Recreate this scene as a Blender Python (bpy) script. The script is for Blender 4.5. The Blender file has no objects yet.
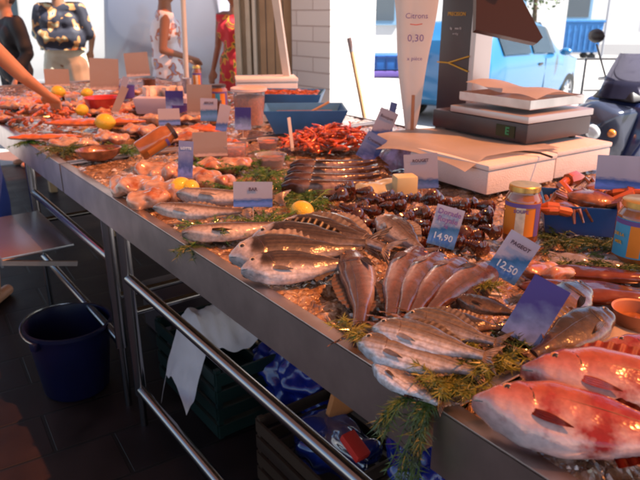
import bpy, bmesh, math, random
from mathutils import Vector, Matrix, noise
random.seed(7)
R = math.radians
PI = math.pi
sc = bpy.context.scene
COL = sc.collection

# ------------------------------------------------------------------ camera, world, sun, exposure
H, YAW, TILT, FPX = 1.55, R(36.6), R(20.0), 628.0
cam_d = bpy.data.cameras.new('camera')
cam = bpy.data.objects.new('camera', cam_d)
COL.objects.link(cam)
cam.location = (0, 0, H)
cam.rotation_euler = (PI / 2 - TILT, 0, -YAW)
cam_d.sensor_width = 36
cam_d.lens = 36 * FPX / 640
cam_d.clip_start = 0.05
cam_d.clip_end = 500
cam_d.dof.use_dof = True
cam_d.dof.focus_distance = 1.45
cam_d.dof.aperture_fstop = 7.0
sc.camera = cam

SUN_DIR = Vector((0.60, -0.80, 0)).normalized()      # towards the sun, level
SUN_EL = R(58)
world = bpy.data.worlds.new('World')
sc.world = world
world.use_nodes = True
wn = world.node_tree.nodes
sky = wn.new('ShaderNodeTexSky')
sky.sky_type = 'NISHITA'
sky.sun_disc = False
sky.sun_elevation = SUN_EL
sky.sun_rotation = math.atan2(SUN_DIR.x, SUN_DIR.y)
world.node_tree.links.new(sky.outputs[0], wn['Background'].inputs[0])
wn['Background'].inputs[1].default_value = 0.075
sl = bpy.data.lights.new('sun', 'SUN')
sl.energy = 4.8
sl.angle = R(0.5)
sl.color = (1.0, 0.95, 0.87)
sun = bpy.data.objects.new('sun', sl)
COL.objects.link(sun)
sd = Vector((SUN_DIR.x * math.cos(SUN_EL), SUN_DIR.y * math.cos(SUN_EL), math.sin(SUN_EL)))
sun.rotation_euler = sd.to_track_quat('Z', 'Y').to_euler()
sc.view_settings.view_transform = 'Standard'
sc.view_settings.look = 'None'
sc.view_settings.exposure = 1.85
sc.view_settings.gamma = 1.0
sc.render.engine = 'CYCLES'
sc.cycles.use_denoising = True
sc.cycles.max_bounces = 8
sc.cycles.sample_clamp_indirect = 6
sc.cycles.pixel_filter_type = 'BLACKMAN_HARRIS'
sc.cycles.filter_width = 2.2

# ------------------------------------------------------------------ placing helpers
ca, sa, ct, st_ = math.cos(YAW), math.sin(YAW), math.cos(TILT), math.sin(TILT)
def ray(px, py):
    dx, dy = px - 320, 240 - py
    F = FPX * ct + dy * st_
    U = -FPX * st_ + dy * ct
    return Vector((F * sa + dx * ca, F * ca - dx * sa, U)), F
def P(px, py, z=0.95):
    d, F = ray(px, py)
    t = (z - H) / d.z
    return Vector((0, 0, H)) + d * t
def G(px, py, f):
    """the point f metres ahead (level) that shows at this place"""
    d, F = ray(px, py)
    return Vector((0, 0, H)) + d * (f / F)
def ground(px, f):
    g = G(px, 60, f)
    return Vector((g.x, g.y, 0))
CAMYAW = -YAW     # local +X = camera right, local +Y = away from the camera

# ------------------------------------------------------------------ materials
MATS = {}
def nd(t, kind, **kw):
    n = t.nodes.new(kind)
    for k, v in kw.items():
        setattr(n, k, v)
    return n
def mat(name, col, rough=0.5, metal=0.0, coat=0.0, bump=0.0, bscale=60, var=0.0, vscale=8, spec=0.5, trans=0.0, sss=0.0, ior=1.45, alpha=1.0):
    if name in MATS:
        return MATS[name]
    m = bpy.data.materials.new(name)
    m.use_nodes = True
    t = m.node_tree
    b = t.nodes['Principled BSDF']
    b.inputs['Base Color'].default_value = (*col, 1)
    b.inputs['Roughness'].default_value = rough
    b.inputs['Metallic'].default_value = metal
    b.inputs['Coat Weight'].default_value = coat
    b.inputs['Coat Roughness'].default_value = 0.08
    b.inputs['Specular IOR Level'].default_value = spec
    b.inputs['Transmission Weight'].default_value = trans
    b.inputs['IOR'].default_value = ior
    b.inputs['Subsurface Weight'].default_value = sss
    b.inputs['Subsurface Radius'].default_value = (0.02, 0.008, 0.005)
    b.inputs['Alpha'].default_value = alpha
    tc = nd(t, 'ShaderNodeTexCoord')
    if var > 0:
        nz = nd(t, 'ShaderNodeTexNoise')
        nz.inputs['Scale'].default_value = vscale
        nz.inputs['Detail'].default_value = 5
        t.links.new(tc.outputs['Object'], nz.inputs['Vector'])
        mr = nd(t, 'ShaderNodeMapRange')
        mr.inputs['From Min'].default_value = 0.3
        mr.inputs['From Max'].default_value = 0.7
        mr.inputs['To Min'].default_value = 1 - var
        mr.inputs['To Max'].default_value = 1 + var
        t.links.new(nz.outputs['Fac'], mr.inputs['Value'])
        mx = nd(t, 'ShaderNodeVectorMath', operation='SCALE')
        mx.inputs[0].default_value = col
        t.links.new(mr.outputs[0], mx.inputs['Scale'])
        t.links.new(mx.outputs[0], b.inputs['Base Color'])
    if bump > 0:
        n2 = nd(t, 'ShaderNodeTexNoise')
        n2.inputs['Scale'].default_value = bscale
        n2.inputs['Detail'].default_value = 3
        t.links.new(tc.outputs['Object'], n2.inputs['Vector'])
        bp = nd(t, 'ShaderNodeBump')
        bp.inputs['Strength'].default_value = bump
        bp.inputs['Distance'].default_value = 0.01
        t.links.new(n2.outputs['Fac'], bp.inputs['Height'])
        t.links.new(bp.outputs[0], b.inputs['Normal'])
    MATS[name] = m
    return m
def ramp(t, stops, interp='LINEAR'):
    r = nd(t, 'ShaderNodeValToRGB')
    r.color_ramp.interpolation = interp
    els = r.color_ramp.elements
    while len(els) > 1:
        els.remove(els[-1])
    els[0].position = stops[0][0]; els[0].color = (*stops[0][1], 1)
    for p, c in stops[1:]:
        e = els.new(p); e.color = (*c, 1)
    return r

def fish_mat(name, stops, scales=90, rough=0.2, blotch=None, stripes=None, dist=0.12, grain=0.25, metal=0.0, sbump=0.1, head=None, spot=None):
    """stops run across the flank, 0 = belly edge, 1 = back edge (generated Y)"""
    m = bpy.data.materials.new(name); m.use_nodes = True
    t = m.node_tree; b = t.nodes['Principled BSDF']
    tc = nd(t, 'ShaderNodeTexCoord')
    sep = nd(t, 'ShaderNodeSeparateXYZ'); t.links.new(tc.outputs['Generated'], sep.inputs[0])
    nz = nd(t, 'ShaderNodeTexNoise'); nz.inputs['Scale'].default_value = 7; nz.inputs['Detail'].default_value = 6
    t.links.new(tc.outputs['Object'], nz.inputs['Vector'])
    ma = nd(t, 'ShaderNodeMath', operation='MULTIPLY_ADD')
    t.links.new(nz.outputs['Fac'], ma.inputs[0]); ma.inputs[1].default_value = dist * 2
    t.links.new(sep.outputs['Y'], ma.inputs[2])
    sb = nd(t, 'ShaderNodeMath', operation='SUBTRACT'); sb.inputs[1].default_value = dist
    t.links.new(ma.outputs[0], sb.inputs[0])
    rp = ramp(t, stops); t.links.new(sb.outputs[0], rp.inputs[0])
    col = rp.outputs[0]
    def mixc(fac, a, bcol, mode='MIX'):
        mx = nd(t, 'ShaderNodeMix', data_type='RGBA', blend_type=mode)
        if isinstance(fac, float): mx.inputs[0].default_value = fac
        else: t.links.new(fac, mx.inputs[0])
        t.links.new(a, mx.inputs[6])
        if isinstance(bcol, tuple): mx.inputs[7].default_value = (*bcol, 1)
        else: t.links.new(bcol, mx.inputs[7])
        return mx.outputs[2]
    if stripes:
        cy, n, w = stripes          # colour, how many, strength
        wv = nd(t, 'ShaderNodeMath', operation='MULTIPLY'); wv.inputs[1].default_value = n * 2 * PI
        t.links.new(sep.outputs['Y'], wv.inputs[0])
        ad = nd(t, 'ShaderNodeMath', operation='ADD'); t.links.new(wv.outputs[0], ad.inputs[0])
        n3 = nd(t, 'ShaderNodeMath', operation='MULTIPLY'); n3.inputs[1].default_value = 1.6
        t.links.new(nz.outputs['Fac'], n3.inputs[0]); t.links.new(n3.outputs[0], ad.inputs[1])
        sn = nd(t, 'ShaderNodeMath', operation='SINE'); t.links.new(ad.outputs[0], sn.inputs[0])
        mr = nd(t, 'ShaderNodeMapRange'); mr.inputs['From Min'].default_value = 0.1; mr.inputs['From Max'].default_value = 0.9
        mr.inputs['To Max'].default_value = w
        t.links.new(sn.outputs[0], mr.inputs['Value'])
        col = mixc(mr.outputs[0], col, cy)
    if blotch:
        bc, sc_, lo, hi = blotch
        n4 = nd(t, 'ShaderNodeTexNoise'); n4.inputs['Scale'].default_value = sc_; n4.inputs['Detail'].default_value = 5
        n4.inputs['Roughness'].default_value = 0.6
        oi = nd(t, 'ShaderNodeObjectInfo')
        va = nd(t, 'ShaderNodeVectorMath', operation='MULTIPLY_ADD')
        va.inputs[1].default_value = (1, 1, 1)
        t.links.new(tc.outputs['Object'], va.inputs[0])
        cr = nd(t, 'ShaderNodeVectorMath', operation='SCALE'); cr.inputs['Scale'].default_value = 9
        t.links.new(oi.outputs['Random'], cr.inputs[0]); t.links.new(cr.outputs[0], va.inputs[2])
        t.links.new(va.outputs[0], n4.inputs['Vector'])
        mr = nd(t, 'ShaderNodeMapRange'); mr.inputs['From Min'].default_value = lo; mr.inputs['From Max'].default_value = hi
        t.links.new(n4.outputs['Fac'], mr.inputs['Value'])
        col = mixc(mr.outputs[0], col, bc)
    def xband(x0, x1, soft):
        a_ = nd(t, 'ShaderNodeMath', operation='MULTIPLY_ADD'); t.links.new(nz.outputs['Fac'], a_.inputs[0]); a_.inputs[1].default_value = .12; t.links.new(sep.outputs['X'], a_.inputs[2])
        p_ = nd(t, 'ShaderNodeMapRange', interpolation_type='SMOOTHSTEP'); p_.inputs['From Min'].default_value = x0 + .06; p_.inputs['From Max'].default_value = x0 + soft + .06
        q_ = nd(t, 'ShaderNodeMapRange', interpolation_type='SMOOTHSTEP'); q_.inputs['From Min'].default_value = x1 + .06; q_.inputs['From Max'].default_value = x1 + soft + .06
        t.links.new(a_.outputs[0], p_.inputs['Value']); t.links.new(a_.outputs[0], q_.inputs['Value'])
        m_ = nd(t, 'ShaderNodeMath', operation='SUBTRACT'); t.links.new(p_.outputs[0], m_.inputs[0]); t.links.new(q_.outputs[0], m_.inputs[1])
        return m_.outputs[0]
    if head: col = mixc(xband(.8, 1.4, .05), col, head)
    if spot:
        yb_ = nd(t, 'ShaderNodeMapRange', interpolation_type='SMOOTHSTEP'); yb_.inputs['From Min'].default_value = .35; yb_.inputs['From Max'].default_value = .55
        t.links.new(sep.outputs['Y'], yb_.inputs['Value'])
        mm_ = nd(t, 'ShaderNodeMath', operation='MULTIPLY'); t.links.new(xband(.7, .79, .04), mm_.inputs[0]); t.links.new(yb_.outputs[0], mm_.inputs[1])
        col = mixc(mm_.outputs[0], col, spot)
    n5 = nd(t, 'ShaderNodeTexNoise'); n5.inputs['Scale'].default_value = 30; n5.inputs['Detail'].default_value = 6
    t.links.new(tc.outputs['Object'], n5.inputs['Vector'])
    mr5 = nd(t, 'ShaderNodeMapRange'); mr5.inputs['From Min'].default_value = 0.35; mr5.inputs['From Max'].default_value = 0.65
    mr5.inputs['To Min'].default_value = 1 - grain; mr5.inputs['To Max'].default_value = 1 + grain
    t.links.new(n5.outputs['Fac'], mr5.inputs['Value'])
    sv = nd(t, 'ShaderNodeVectorMath', operation='SCALE'); t.links.new(col, sv.inputs[0]); t.links.new(mr5.outputs[0], sv.inputs['Scale'])
    t.links.new(sv.outputs[0], b.inputs['Base Color'])
    vo = nd(t, 'ShaderNodeTexVoronoi'); vo.inputs['Scale'].default_value = scales
    mp = nd(t, 'ShaderNodeMapping'); mp.inputs['Scale'].default_value = (0.7, 1, 1)
    t.links.new(tc.outputs['Object'], mp.inputs[0]); t.links.new(mp.outputs[0], vo.inputs['Vector'])
    bp = nd(t, 'ShaderNodeBump'); bp.inputs['Strength'].default_value = sbump; bp.inputs['Distance'].default_value = 0.004
    t.links.new(vo.outputs['Distance'], bp.inputs['Height'])
    b2 = nd(t, 'ShaderNodeBump'); b2.inputs['Strength'].default_value = 0.5; b2.inputs['Distance'].default_value = 0.02
    nb = nd(t, 'ShaderNodeTexNoise'); nb.inputs['Scale'].default_value = 6; nb.inputs['Detail'].default_value = 1.5
    t.links.new(tc.outputs['Object'], nb.inputs['Vector'])
    t.links.new(nb.outputs['Fac'], b2.inputs['Height']); t.links.new(bp.outputs[0], b2.inputs['Normal'])
    t.links.new(b2.outputs[0], b.inputs['Normal'])
    b.inputs['Roughness'].default_value = rough
    b.inputs['Metallic'].default_value = metal
    b.inputs['Coat Weight'].default_value = 1.0
    b.inputs['Coat Roughness'].default_value = 0.05
    b.inputs['Coat IOR'].default_value = 1.36
    b.inputs['Specular IOR Level'].default_value = 0.35
    MATS[name] = m
    return m

M_steel = mat('brushed_steel', (0.55, 0.48, 0.46), 0.34, 1.0, bump=0.08, bscale=20, var=0.18, vscale=9)
M_pipe = mat('polished_pipe', (0.3, 0.28, 0.28), 0.2, 1.0)
M_black = mat('black_plastic', (0.02, 0.015, 0.017), 0.35)
M_brown = mat('dark_scale_housing', (0.05, 0.032, 0.035), 0.35, var=0.1)
M_alu = mat('pale_aluminium', (0.5, 0.46, 0.46), 0.4, 0.6)
M_foam = mat('polystyrene', (0.7, 0.68, 0.67), 0.7, bump=0.25, bscale=160, var=0.05, vscale=14)
M_paper = mat('butcher_paper', (0.66, 0.62, 0.6), 0.45, var=0.06, vscale=6)
M_white = mat('white_card', (0.6, 0.6, 0.64), 0.5)
M_ink = mat('dark_ink', (0.04, 0.03, 0.07), 0.6)
M_lilac = mat('violet_ink', (0.13, 0.08, 0.3), 0.6)
M_redink = mat('red_ink', (0.5, 0.05, 0.03), 0.6)
M_blueink = mat('pale_blue_ink', (0.45, 0.62, 0.8), 0.6)
M_bluepl = mat('blue_plastic', (0.02, 0.1, 0.33), 0.35, var=0.1)
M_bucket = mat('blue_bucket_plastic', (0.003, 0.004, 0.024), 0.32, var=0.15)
M_wood = mat('pale_wood', (0.42, 0.25, 0.12), 0.55, bump=0.2, bscale=40, var=0.2, vscale=5)
M_gold = mat('gold_lid', (0.62, 0.4, 0.12), 0.3, 0.8, var=0.2, vscale=40)
M_lemon = mat('lemon_peel', (0.72, 0.48, 0.03), 0.38, bump=0.35, bscale=220, coat=0.3)
M_tyre = mat('tyre_rubber', (0.02, 0.02, 0.02), 0.8)
M_glasscar = mat('car_glass', (0.06, 0.08, 0.09), 0.06, coat=1.0, spec=0.8)
M_eyew = mat('fish_eye', (0.5, 0.42, 0.3), 0.1, coat=1)
M_eyeb = mat('fish_pupil', (0.01, 0.01, 0.012), 0.05, coat=1)
M_skin = mat('skin', (0.5, 0.24, 0.14), 0.5, sss=0.1, var=0.06)
M_hair = mat('brown_hair', (0.045, 0.02, 0.01), 0.5, bump=0.5, bscale=90)
M_rope = mat('yellow_tape', (0.62, 0.36, 0.03), 0.4)

# ------------------------------------------------------------------ geometry builder
class B:
    def __init__(self):
        self.bm = bmesh.new()
        self.smooth = True
    def box(self, c, s, rot=None, bev=0.0, taper=1.0):
        r = bmesh.ops.create_cube(self.bm, size=1.0)
        vs = r['verts']
        for v in vs:
            k = taper if v.co.z > 0 else 1.0
            v.co = Vector((v.co.x * s[0] * k, v.co.y * s[1] * k, v.co.z * s[2]))
        if bev > 0:
            es = list({e for v in vs for e in v.link_edges})
            rr = bmesh.ops.bevel(self.bm, geom=es, offset=bev, segments=2, affect='EDGES', profile=0.6)
            vs = list({v for f in rr['faces'] for v in f.verts} | {v for v in vs if v.is_valid})
        m = Matrix.Translation(Vector(c)) @ (rot if rot is not None else Matrix())
        for v in vs:
            v.co = m @ v.co
        return vs
    def tube(self, pts, r, n=10, caps=True):
        pts = [Vector(p) for p in pts]
        rs = r if isinstance(r, (list, tuple)) else [r] * len(pts)
        rings = []
        up = None
        for i, p in enumerate(pts):
            d = (pts[min(i + 1, len(pts) - 1)] - pts[max(i - 1, 0)])
            if d.length < 1e-9: d = Vector((0, 0, 1))
            d.normalize()
            if up is None:
                a = Vector((0, 0, 1)) if abs(d.z) < 0.9 else Vector((1, 0, 0))
                up = (a - d * a.dot(d)).normalized()
            else:
                up = (up - d * up.dot(d))
                up = up.normalized() if up.length > 1e-6 else d.orthogonal().normalized()
            sx = d.cross(up)
            rings.append([self.bm.verts.new(p + (up * math.cos(2 * PI * k / n) + sx * math.sin(2 * PI * k / n)) * rs[i]) for k in range(n)])
        for a, b in zip(rings, rings[1:]):
            for k in range(n):
                self.bm.faces.new((a[k], a[(k + 1) % n], b[(k + 1) % n], b[k]))
        if caps and n > 2:
            self.bm.faces.new(rings[0][::-1]); self.bm.faces.new(rings[-1])
        return self
    def lathe(self, prof, n=24, c=(0, 0, 0), a0=0.0, a1=2 * PI):
        full = abs(a1 - a0 - 2 * PI) < 1e-6
        c = Vector(c)
        cols = n if full else n + 1
        rings = []
        for r, z in prof:
            rings.append([self.bm.verts.new(c + Vector((r * math.cos(a0 + (a1 - a0) * k / n), r * math.sin(a0 + (a1 - a0) * k / n), z))) for k in range(cols)])
        for a, b in zip(rings, rings[1:]):
            for k in range(n):
                k2 = (k + 1) % cols
                try: self.bm.faces.new((a[k], a[k2], b[k2], b[k]))
                except ValueError: pass
        return self
    def ball(self, c, r, sub=2, m=None):
        rr = bmesh.ops.create_icosphere(self.bm, subdivisions=sub, radius=1.0)
        s = Vector(r) if not isinstance(r, (int, float)) else Vector((r, r, r))
        for v in rr['verts']:
            v.co = Vector((v.co.x * s.x, v.co.y * s.y, v.co.z * s.z))
            if m is not None: v.co = m @ v.co
            v.co += Vector(c)
        return rr['verts']
    def prism(self, poly, t, m=None, flat=True):
        """outline in local XZ, thickness t along Y"""
        f = [self.bm.verts.new(Vector((x, -t / 2, z))) for x, z in poly]
        g = [self.bm.verts.new(Vector((x, t / 2, z))) for x, z in poly]
        self.bm.faces.new(f); self.bm.faces.new(g[::-1])
        for i in range(len(poly)):
            j = (i + 1) % len(poly)
            self.bm.faces.new((f[j], f[i], g[i], g[j]))
        if m is not None:
            for v in f + g: v.co = m @ v.co
        return self
    def sheet(self, fn, nu, nv, thick=0.0):
        """grid of points fn(u,v), u,v in 0..1; thickness offsets a second layer"""
        g = [[self.bm.verts.new(Vector(fn(i / nu, j / nv))) for j in range(nv + 1)] for i in range(nu + 1)]
        fs = []
        for i in range(nu):
            for j in range(nv):
                fs.append(self.bm.faces.new((g[i][j], g[i + 1][j], g[i + 1][j + 1], g[i][j + 1])))
        if thick:
            bmesh.ops.solidify(self.bm, geom=fs, thickness=thick)
        return self
    def xf(self, m):
        for v in self.bm.verts: v.co = m @ v.co
        return self
    def obj(self, name, material, parent=None, smooth=True, label=None):
        bmesh.ops.recalc_face_normals(self.bm, faces=self.bm.faces)
        me = bpy.data.meshes.new(name)
        self.bm.to_mesh(me); self.bm.free()
        if smooth:
            me.polygons.foreach_set('use_smooth', [True] * len(me.polygons))
            try: me.set_sharp_from_angle(angle=R(38))
            except Exception: pass
        o = bpy.data.objects.new(name, me)
        COL.objects.link(o)
        if material is not None: me.materials.append(material)
        if parent is not None: o.parent = parent
        if label: o['label'] = label
        return o

def tag(o, label=None, cat=None, group=None, kind=None):
    if label: o['label'] = label
    if cat: o['category'] = cat
    if group: o['group'] = group
    if kind: o['kind'] = kind
    return o
def thing(name, label, cat, loc=(0, 0, 0), rz=0.0, group=None):
    o = bpy.data.objects.new(name, None)
    COL.objects.link(o)
    o.empty_display_size = 0.05
    o.location = loc; o.rotation_euler = (0, 0, rz)
    return tag(o, label, cat, group)
def struct(o):
    o['kind'] = 'structure'; return o
def copy_tree(o, parent=None):
    c = o.copy(); COL.objects.link(c); c.parent = parent
    for ch in list(o.children):
        copy_tree(ch, c)
    return c
def Rx(a): return Matrix.Rotation(a, 4, 'X')
def Ry(a): return Matrix.Rotation(a, 4, 'Y')
def Rz(a): return Matrix.Rotation(a, 4, 'Z')
def T(*v): return Matrix.Translation(Vector(v))

def text_mesh(s, size, name, material, parent, m, bold=0.0, thick=0.0006):
    cu = bpy.data.curves.new('lettering', 'FONT')
    cu.body = s; cu.size = size; cu.align_x = 'CENTER'; cu.align_y = 'CENTER'
    cu.extrude = thick; cu.offset = bold; cu.resolution_u = 2
    tmp = bpy.data.objects.new('lettering_tmp', cu)
    COL.objects.link(tmp)
    dg = bpy.context.evaluated_depsgraph_get()
    me = bpy.data.meshes.new_from_object(tmp.evaluated_get(dg))
    bpy.data.objects.remove(tmp)
    me.transform(m)
    me.name = name
    me.materials.clear(); me.materials.append(material)
    o = bpy.data.objects.new(name, me)
    COL.objects.link(o)
    o.parent = parent
    return o

def blob(name, parts, voxel, material, parent=None, sm=6, cuts=(), disp=0.0, dscale=20, seed=0):
    """one continuous surface grown over capsules (p0,r0,p1,r1) and ellipsoids (c,(rx,ry,rz)[,matrix])"""
    b = B()
    for q in parts:
        if len(q) == 4:
            p0, r0, p1, r1 = q
            tmp = bmesh.new()
            for p, r in ((p0, r0), (p1, r1)):
                rr = bmesh.ops.create_icosphere(tmp, subdivisions=2, radius=r)
                for v in rr['verts']: v.co += Vector(p)
            res = bmesh.ops.convex_hull(tmp, input=tmp.verts)
            kill = [g for g in res['geom_interior'] if isinstance(g, bmesh.types.BMVert)]
            bmesh.ops.delete(tmp, geom=kill, context='VERTS')
            me = bpy.data.meshes.new('tmp'); tmp.to_mesh(me); tmp.free()
            b.bm.from_mesh(me); bpy.data.meshes.remove(me)
        else:
            b.ball(q[0], q[1], 3, q[2] if len(q) > 2 else None)
    o = b.obj(name, material, None)
    md = o.modifiers.new('remesh', 'REMESH'); md.mode = 'VOXEL'; md.voxel_size = voxel
    ms = o.modifiers.new('smooth', 'SMOOTH'); ms.iterations = sm; ms.factor = 0.5
    dg = bpy.context.evaluated_depsgraph_get()
    me = bpy.data.meshes.new_from_object(o.evaluated_get(dg))
    o.modifiers.clear()
    o.data = me
    if cuts or disp:
        bm = bmesh.new(); bm.from_mesh(me)
        for co, no in cuts:
            bmesh.ops.bisect_plane(bm, geom=bm.verts[:] + bm.edges[:] + bm.faces[:], plane_co=co, plane_no=no, clear_outer=True)
        if disp:
            bm.normal_update()
            for v in bm.verts:
                v.co += v.normal * disp * noise.noise(v.co * dscale + Vector((seed, 0, 0)))
        bm.to_mesh(me); bm.free()
    me.polygons.foreach_set('use_smooth', [True] * len(me.polygons))
    if not me.materials: me.materials.append(material)
    if parent is not None: o.parent = parent
    return o

# ------------------------------------------------------------------ ground
def stone_mat(name, cols, bw, bh, rough, mortar, rotz=0.0, msize=0.012, bumpd=0.004):
    m = bpy.data.materials.new(name); m.use_nodes = True
    t = m.node_tree; b = t.nodes['Principled BSDF']
    tc = nd(t, 'ShaderNodeTexCoord'); mp = nd(t, 'ShaderNodeMapping')
    mp.inputs['Rotation'].default_value = (0, 0, rotz)
    t.links.new(tc.outputs['Object'], mp.inputs[0])
    br = nd(t, 'ShaderNodeTexBrick')
    br.inputs['Scale'].default_value = 1.0
    br.inputs['Brick Width'].default_value = bw; br.inputs['Row Height'].default_value = bh
    br.inputs['Mortar Size'].default_value = msize; br.inputs['Mortar Smooth'].default_value = 0.3
    br.inputs['Color1'].default_value = (*cols[0], 1); br.inputs['Color2'].default_value = (*cols[1], 1)
    br.inputs['Mortar'].default_value = (*mortar, 1)
    t.links.new(mp.outputs[0], br.inputs['Vector'])
    nz = nd(t, 'ShaderNodeTexNoise'); nz.inputs['Scale'].default_value = 6; nz.inputs['Detail'].default_value = 8
    t.links.new(tc.outputs['Object'], nz.inputs['Vector'])
    mr = nd(t, 'ShaderNodeMapRange'); mr.inputs['From Min'].default_value = .3; mr.inputs['From Max'].default_value = .7
    mr.inputs['To Min'].default_value = .6; mr.inputs['To Max'].default_value = 1.35
    t.links.new(nz.outputs['Fac'], mr.inputs['Value'])
    sv = nd(t, 'ShaderNodeVectorMath', operation='SCALE'); t.links.new(br.outputs['Color'], sv.inputs[0]); t.links.new(mr.outputs[0], sv.inputs['Scale'])
    t.links.new(sv.outputs[0], b.inputs['Base Color'])
    rr = nd(t, 'ShaderNodeMapRange'); rr.inputs['To Min'].default_value = rough - .15; rr.inputs['To Max'].default_value = rough + .2
    t.links.new(nz.outputs['Fac'], rr.inputs['Value']); t.links.new(rr.outputs[0], b.inputs['Roughness'])
    bp = nd(t, 'ShaderNodeBump'); bp.inputs['Distance'].default_value = bumpd; bp.invert = True
    ad = nd(t, 'ShaderNodeMath', operation='MULTIPLY_ADD'); ad.inputs[1].default_value = -0.4
    t.links.new(nz.outputs['Fac'], ad.inputs[0]); t.links.new(br.outputs['Fac'], ad.inputs[2])
    t.links.new(ad.outputs[0], bp.inputs['Height'])
    t.links.new(bp.outputs[0], b.inputs['Normal'])
    b.inputs['Specular IOR Level'].default_value = .2
    return m
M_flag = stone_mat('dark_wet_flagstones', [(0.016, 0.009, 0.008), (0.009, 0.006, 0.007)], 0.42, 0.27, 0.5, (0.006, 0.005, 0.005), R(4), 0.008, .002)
M_road = mat('sunlit_road', (0.3, 0.29, 0.28), 0.85, var=0.15, vscale=2, bump=0.3, bscale=90)
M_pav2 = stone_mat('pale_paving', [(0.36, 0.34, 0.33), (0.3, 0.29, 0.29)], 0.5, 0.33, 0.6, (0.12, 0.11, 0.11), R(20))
def flat(name, poly, z, m):
    b = B(); vs = [b.bm.verts.new((x, y, z)) for x, y in poly]; b.bm.faces.new(vs)
    return struct(b.obj(name, m, smooth=False))
flat('ground', [(-150, -150), (150, -150), (150, 150), (-150, 150)], 0.0, M_road)
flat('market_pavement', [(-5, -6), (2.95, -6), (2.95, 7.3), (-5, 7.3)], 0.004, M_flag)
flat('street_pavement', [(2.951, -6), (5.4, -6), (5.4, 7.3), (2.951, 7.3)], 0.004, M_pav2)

# ------------------------------------------------------------------ awning (above the frame) with its two leaning struts
def awning_mat():
    m = bpy.data.materials.new('red_orange_canvas'); m.use_nodes = True
    t = m.node_tree; t.nodes.clear()
    o = nd(t, 'ShaderNodeOutputMaterial'); d = nd(t, 'ShaderNodeBsdfDiffuse'); tr = nd(t, 'ShaderNodeBsdfTranslucent'); mx = nd(t, 'ShaderNodeMixShader')
    d.inputs[0].default_value = (0.2, 0.06, 0.035, 1)
    tr.inputs[0].default_value = (0.26, 0.095, 0.05, 1)
    mx.inputs[0].default_value = 0.5
    t.links.new(d.outputs[0], mx.inputs[1]); t.links.new(tr.outputs[0], mx.inputs[2]); tp = nd(t, 'ShaderNodeBsdfTransparent'); tp.inputs[0].default_value = (1, .56, .3, 1)      # thin weave: a little sun comes straight through
    m2 = nd(t, 'ShaderNodeMixShader'); m2.inputs[0].default_value = .6
    t.links.new(mx.outputs[0], m2.inputs[1]); t.links.new(tp.outputs[0], m2.inputs[2]); t.links.new(m2.outputs[0], o.inputs[0])
    return m
aw = thing('market_awning', 'red orange canvas awning stretched on white poles above the stall', 'awning', (2.5, 3.8, 0))
b = B()
b.sheet(lambda u, v: (-1.3 + 4.4 * u - 2.5, -4.5 + 11.3 * v - 3.8, 2.32 + 0.5 * (1 - abs(2 * u - 1)) + 0.04 * math.sin(v * 40)), 24, 80, 0.002)
b.obj('canopy', awning_mat(), aw)
M_pole = mat('cream_painted_pole', (0.6, 0.52, 0.45), 0.4, var=0.08)
def strut(p0, p1, r, square=False):
    a, c = G(*p0), G(*p1)
    d = a - c
    bot = c - d * (c.z / d.z)
    top = c + d * ((2.36 - c.z) / d.z)
    b = B(); o = Vector((2.5, 3.8, 0))
    b.tube([bot - o, top - o], r, 4 if square else 12)
    b.obj('pole', M_pole, aw)
strut((276, 0, 4.55), (290, 98, 4.6), 0.034, True)
strut((183, 0, 5.7), (187, 88, 5.7), 0.022)
for y in (-4.2, 6.6):
    b = B(); b.tube([(-1.2 - 2.5, y - 3.8, 0), (-1.2 - 2.5, y - 3.8, 2.33)], 0.025, 10); b.obj('pole', M_pole, aw)

# ------------------------------------------------------------------ stall table: three steel trays on tube frames
XF, XB, ZT = 0.665, 2.5, 0.95
def bed_z(x, y):
    rg = 1 - abs(noise.noise(Vector((x * 22, y * 22, 5)))) * 2
    r2 = 1 - abs(noise.noise(Vector((x * 55, y * 55, 8)))) * 2
    return 0.930 + 0.012 * noise.noise(Vector((x * 9, y * 9, 0))) + 0.008 * rg + .005 * r2
def film_mat():
    m = bpy.data.materials.new('wet_brown_film_with_glints'); m.use_nodes = True
    t = m.node_tree; b = t.nodes['Principled BSDF']
    tc = nd(t, 'ShaderNodeTexCoord')
    n1 = nd(t, 'ShaderNodeTexNoise'); n1.inputs['Scale'].default_value = 16; n1.inputs['Detail'].default_value = 4; n1.inputs['Roughness'].default_value = .5; n1.inputs['Distortion'].default_value = 1.5
    t.links.new(tc.outputs['Object'], n1.inputs['Vector'])
    rp = ramp(t, [(0.3, (0.1, 0.05, 0.025)), (0.45, (0.22, 0.125, 0.065)), (0.57, (0.34, 0.22, 0.14)), (0.7, (0.55, 0.46, 0.4))])  # pale end paints glints of the wet film into the colour
    t.links.new(n1.outputs['Fac'], rp.inputs[0]); t.links.new(rp.outputs[0], b.inputs['Base Color'])
    vo = nd(t, 'ShaderNodeTexVoronoi'); vo.feature = 'DISTANCE_TO_EDGE'; vo.inputs['Scale'].default_value = 42
    t.links.new(tc.outputs['Object'], vo.inputs['Vector'])
    ad = nd(t, 'ShaderNodeMath', operation='MULTIPLY_ADD'); ad.inputs[1].default_value = 1.3
    t.links.new(n1.outputs['Fac'], ad.inputs[0]); t.links.new(vo.outputs['Distance'], ad.inputs[2])
    bp = nd(t, 'ShaderNodeBump'); bp.inputs['Strength'].default_value = 1; bp.inputs['Distance'].default_value = .016
    t.links.new(ad.outputs[0], bp.inputs['Height']); t.links.new(bp.outputs[0], b.inputs['Normal'])
    b.inputs['Roughness'].default_value = .15; b.inputs['Coat Weight'].default_value = 1; b.inputs['Coat Roughness'].default_value = .06; b.inputs['Coat IOR'].default_value = 1.5; b.inputs['Specular IOR Level'].default_value = .6
    return m
M_film = film_mat()
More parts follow.
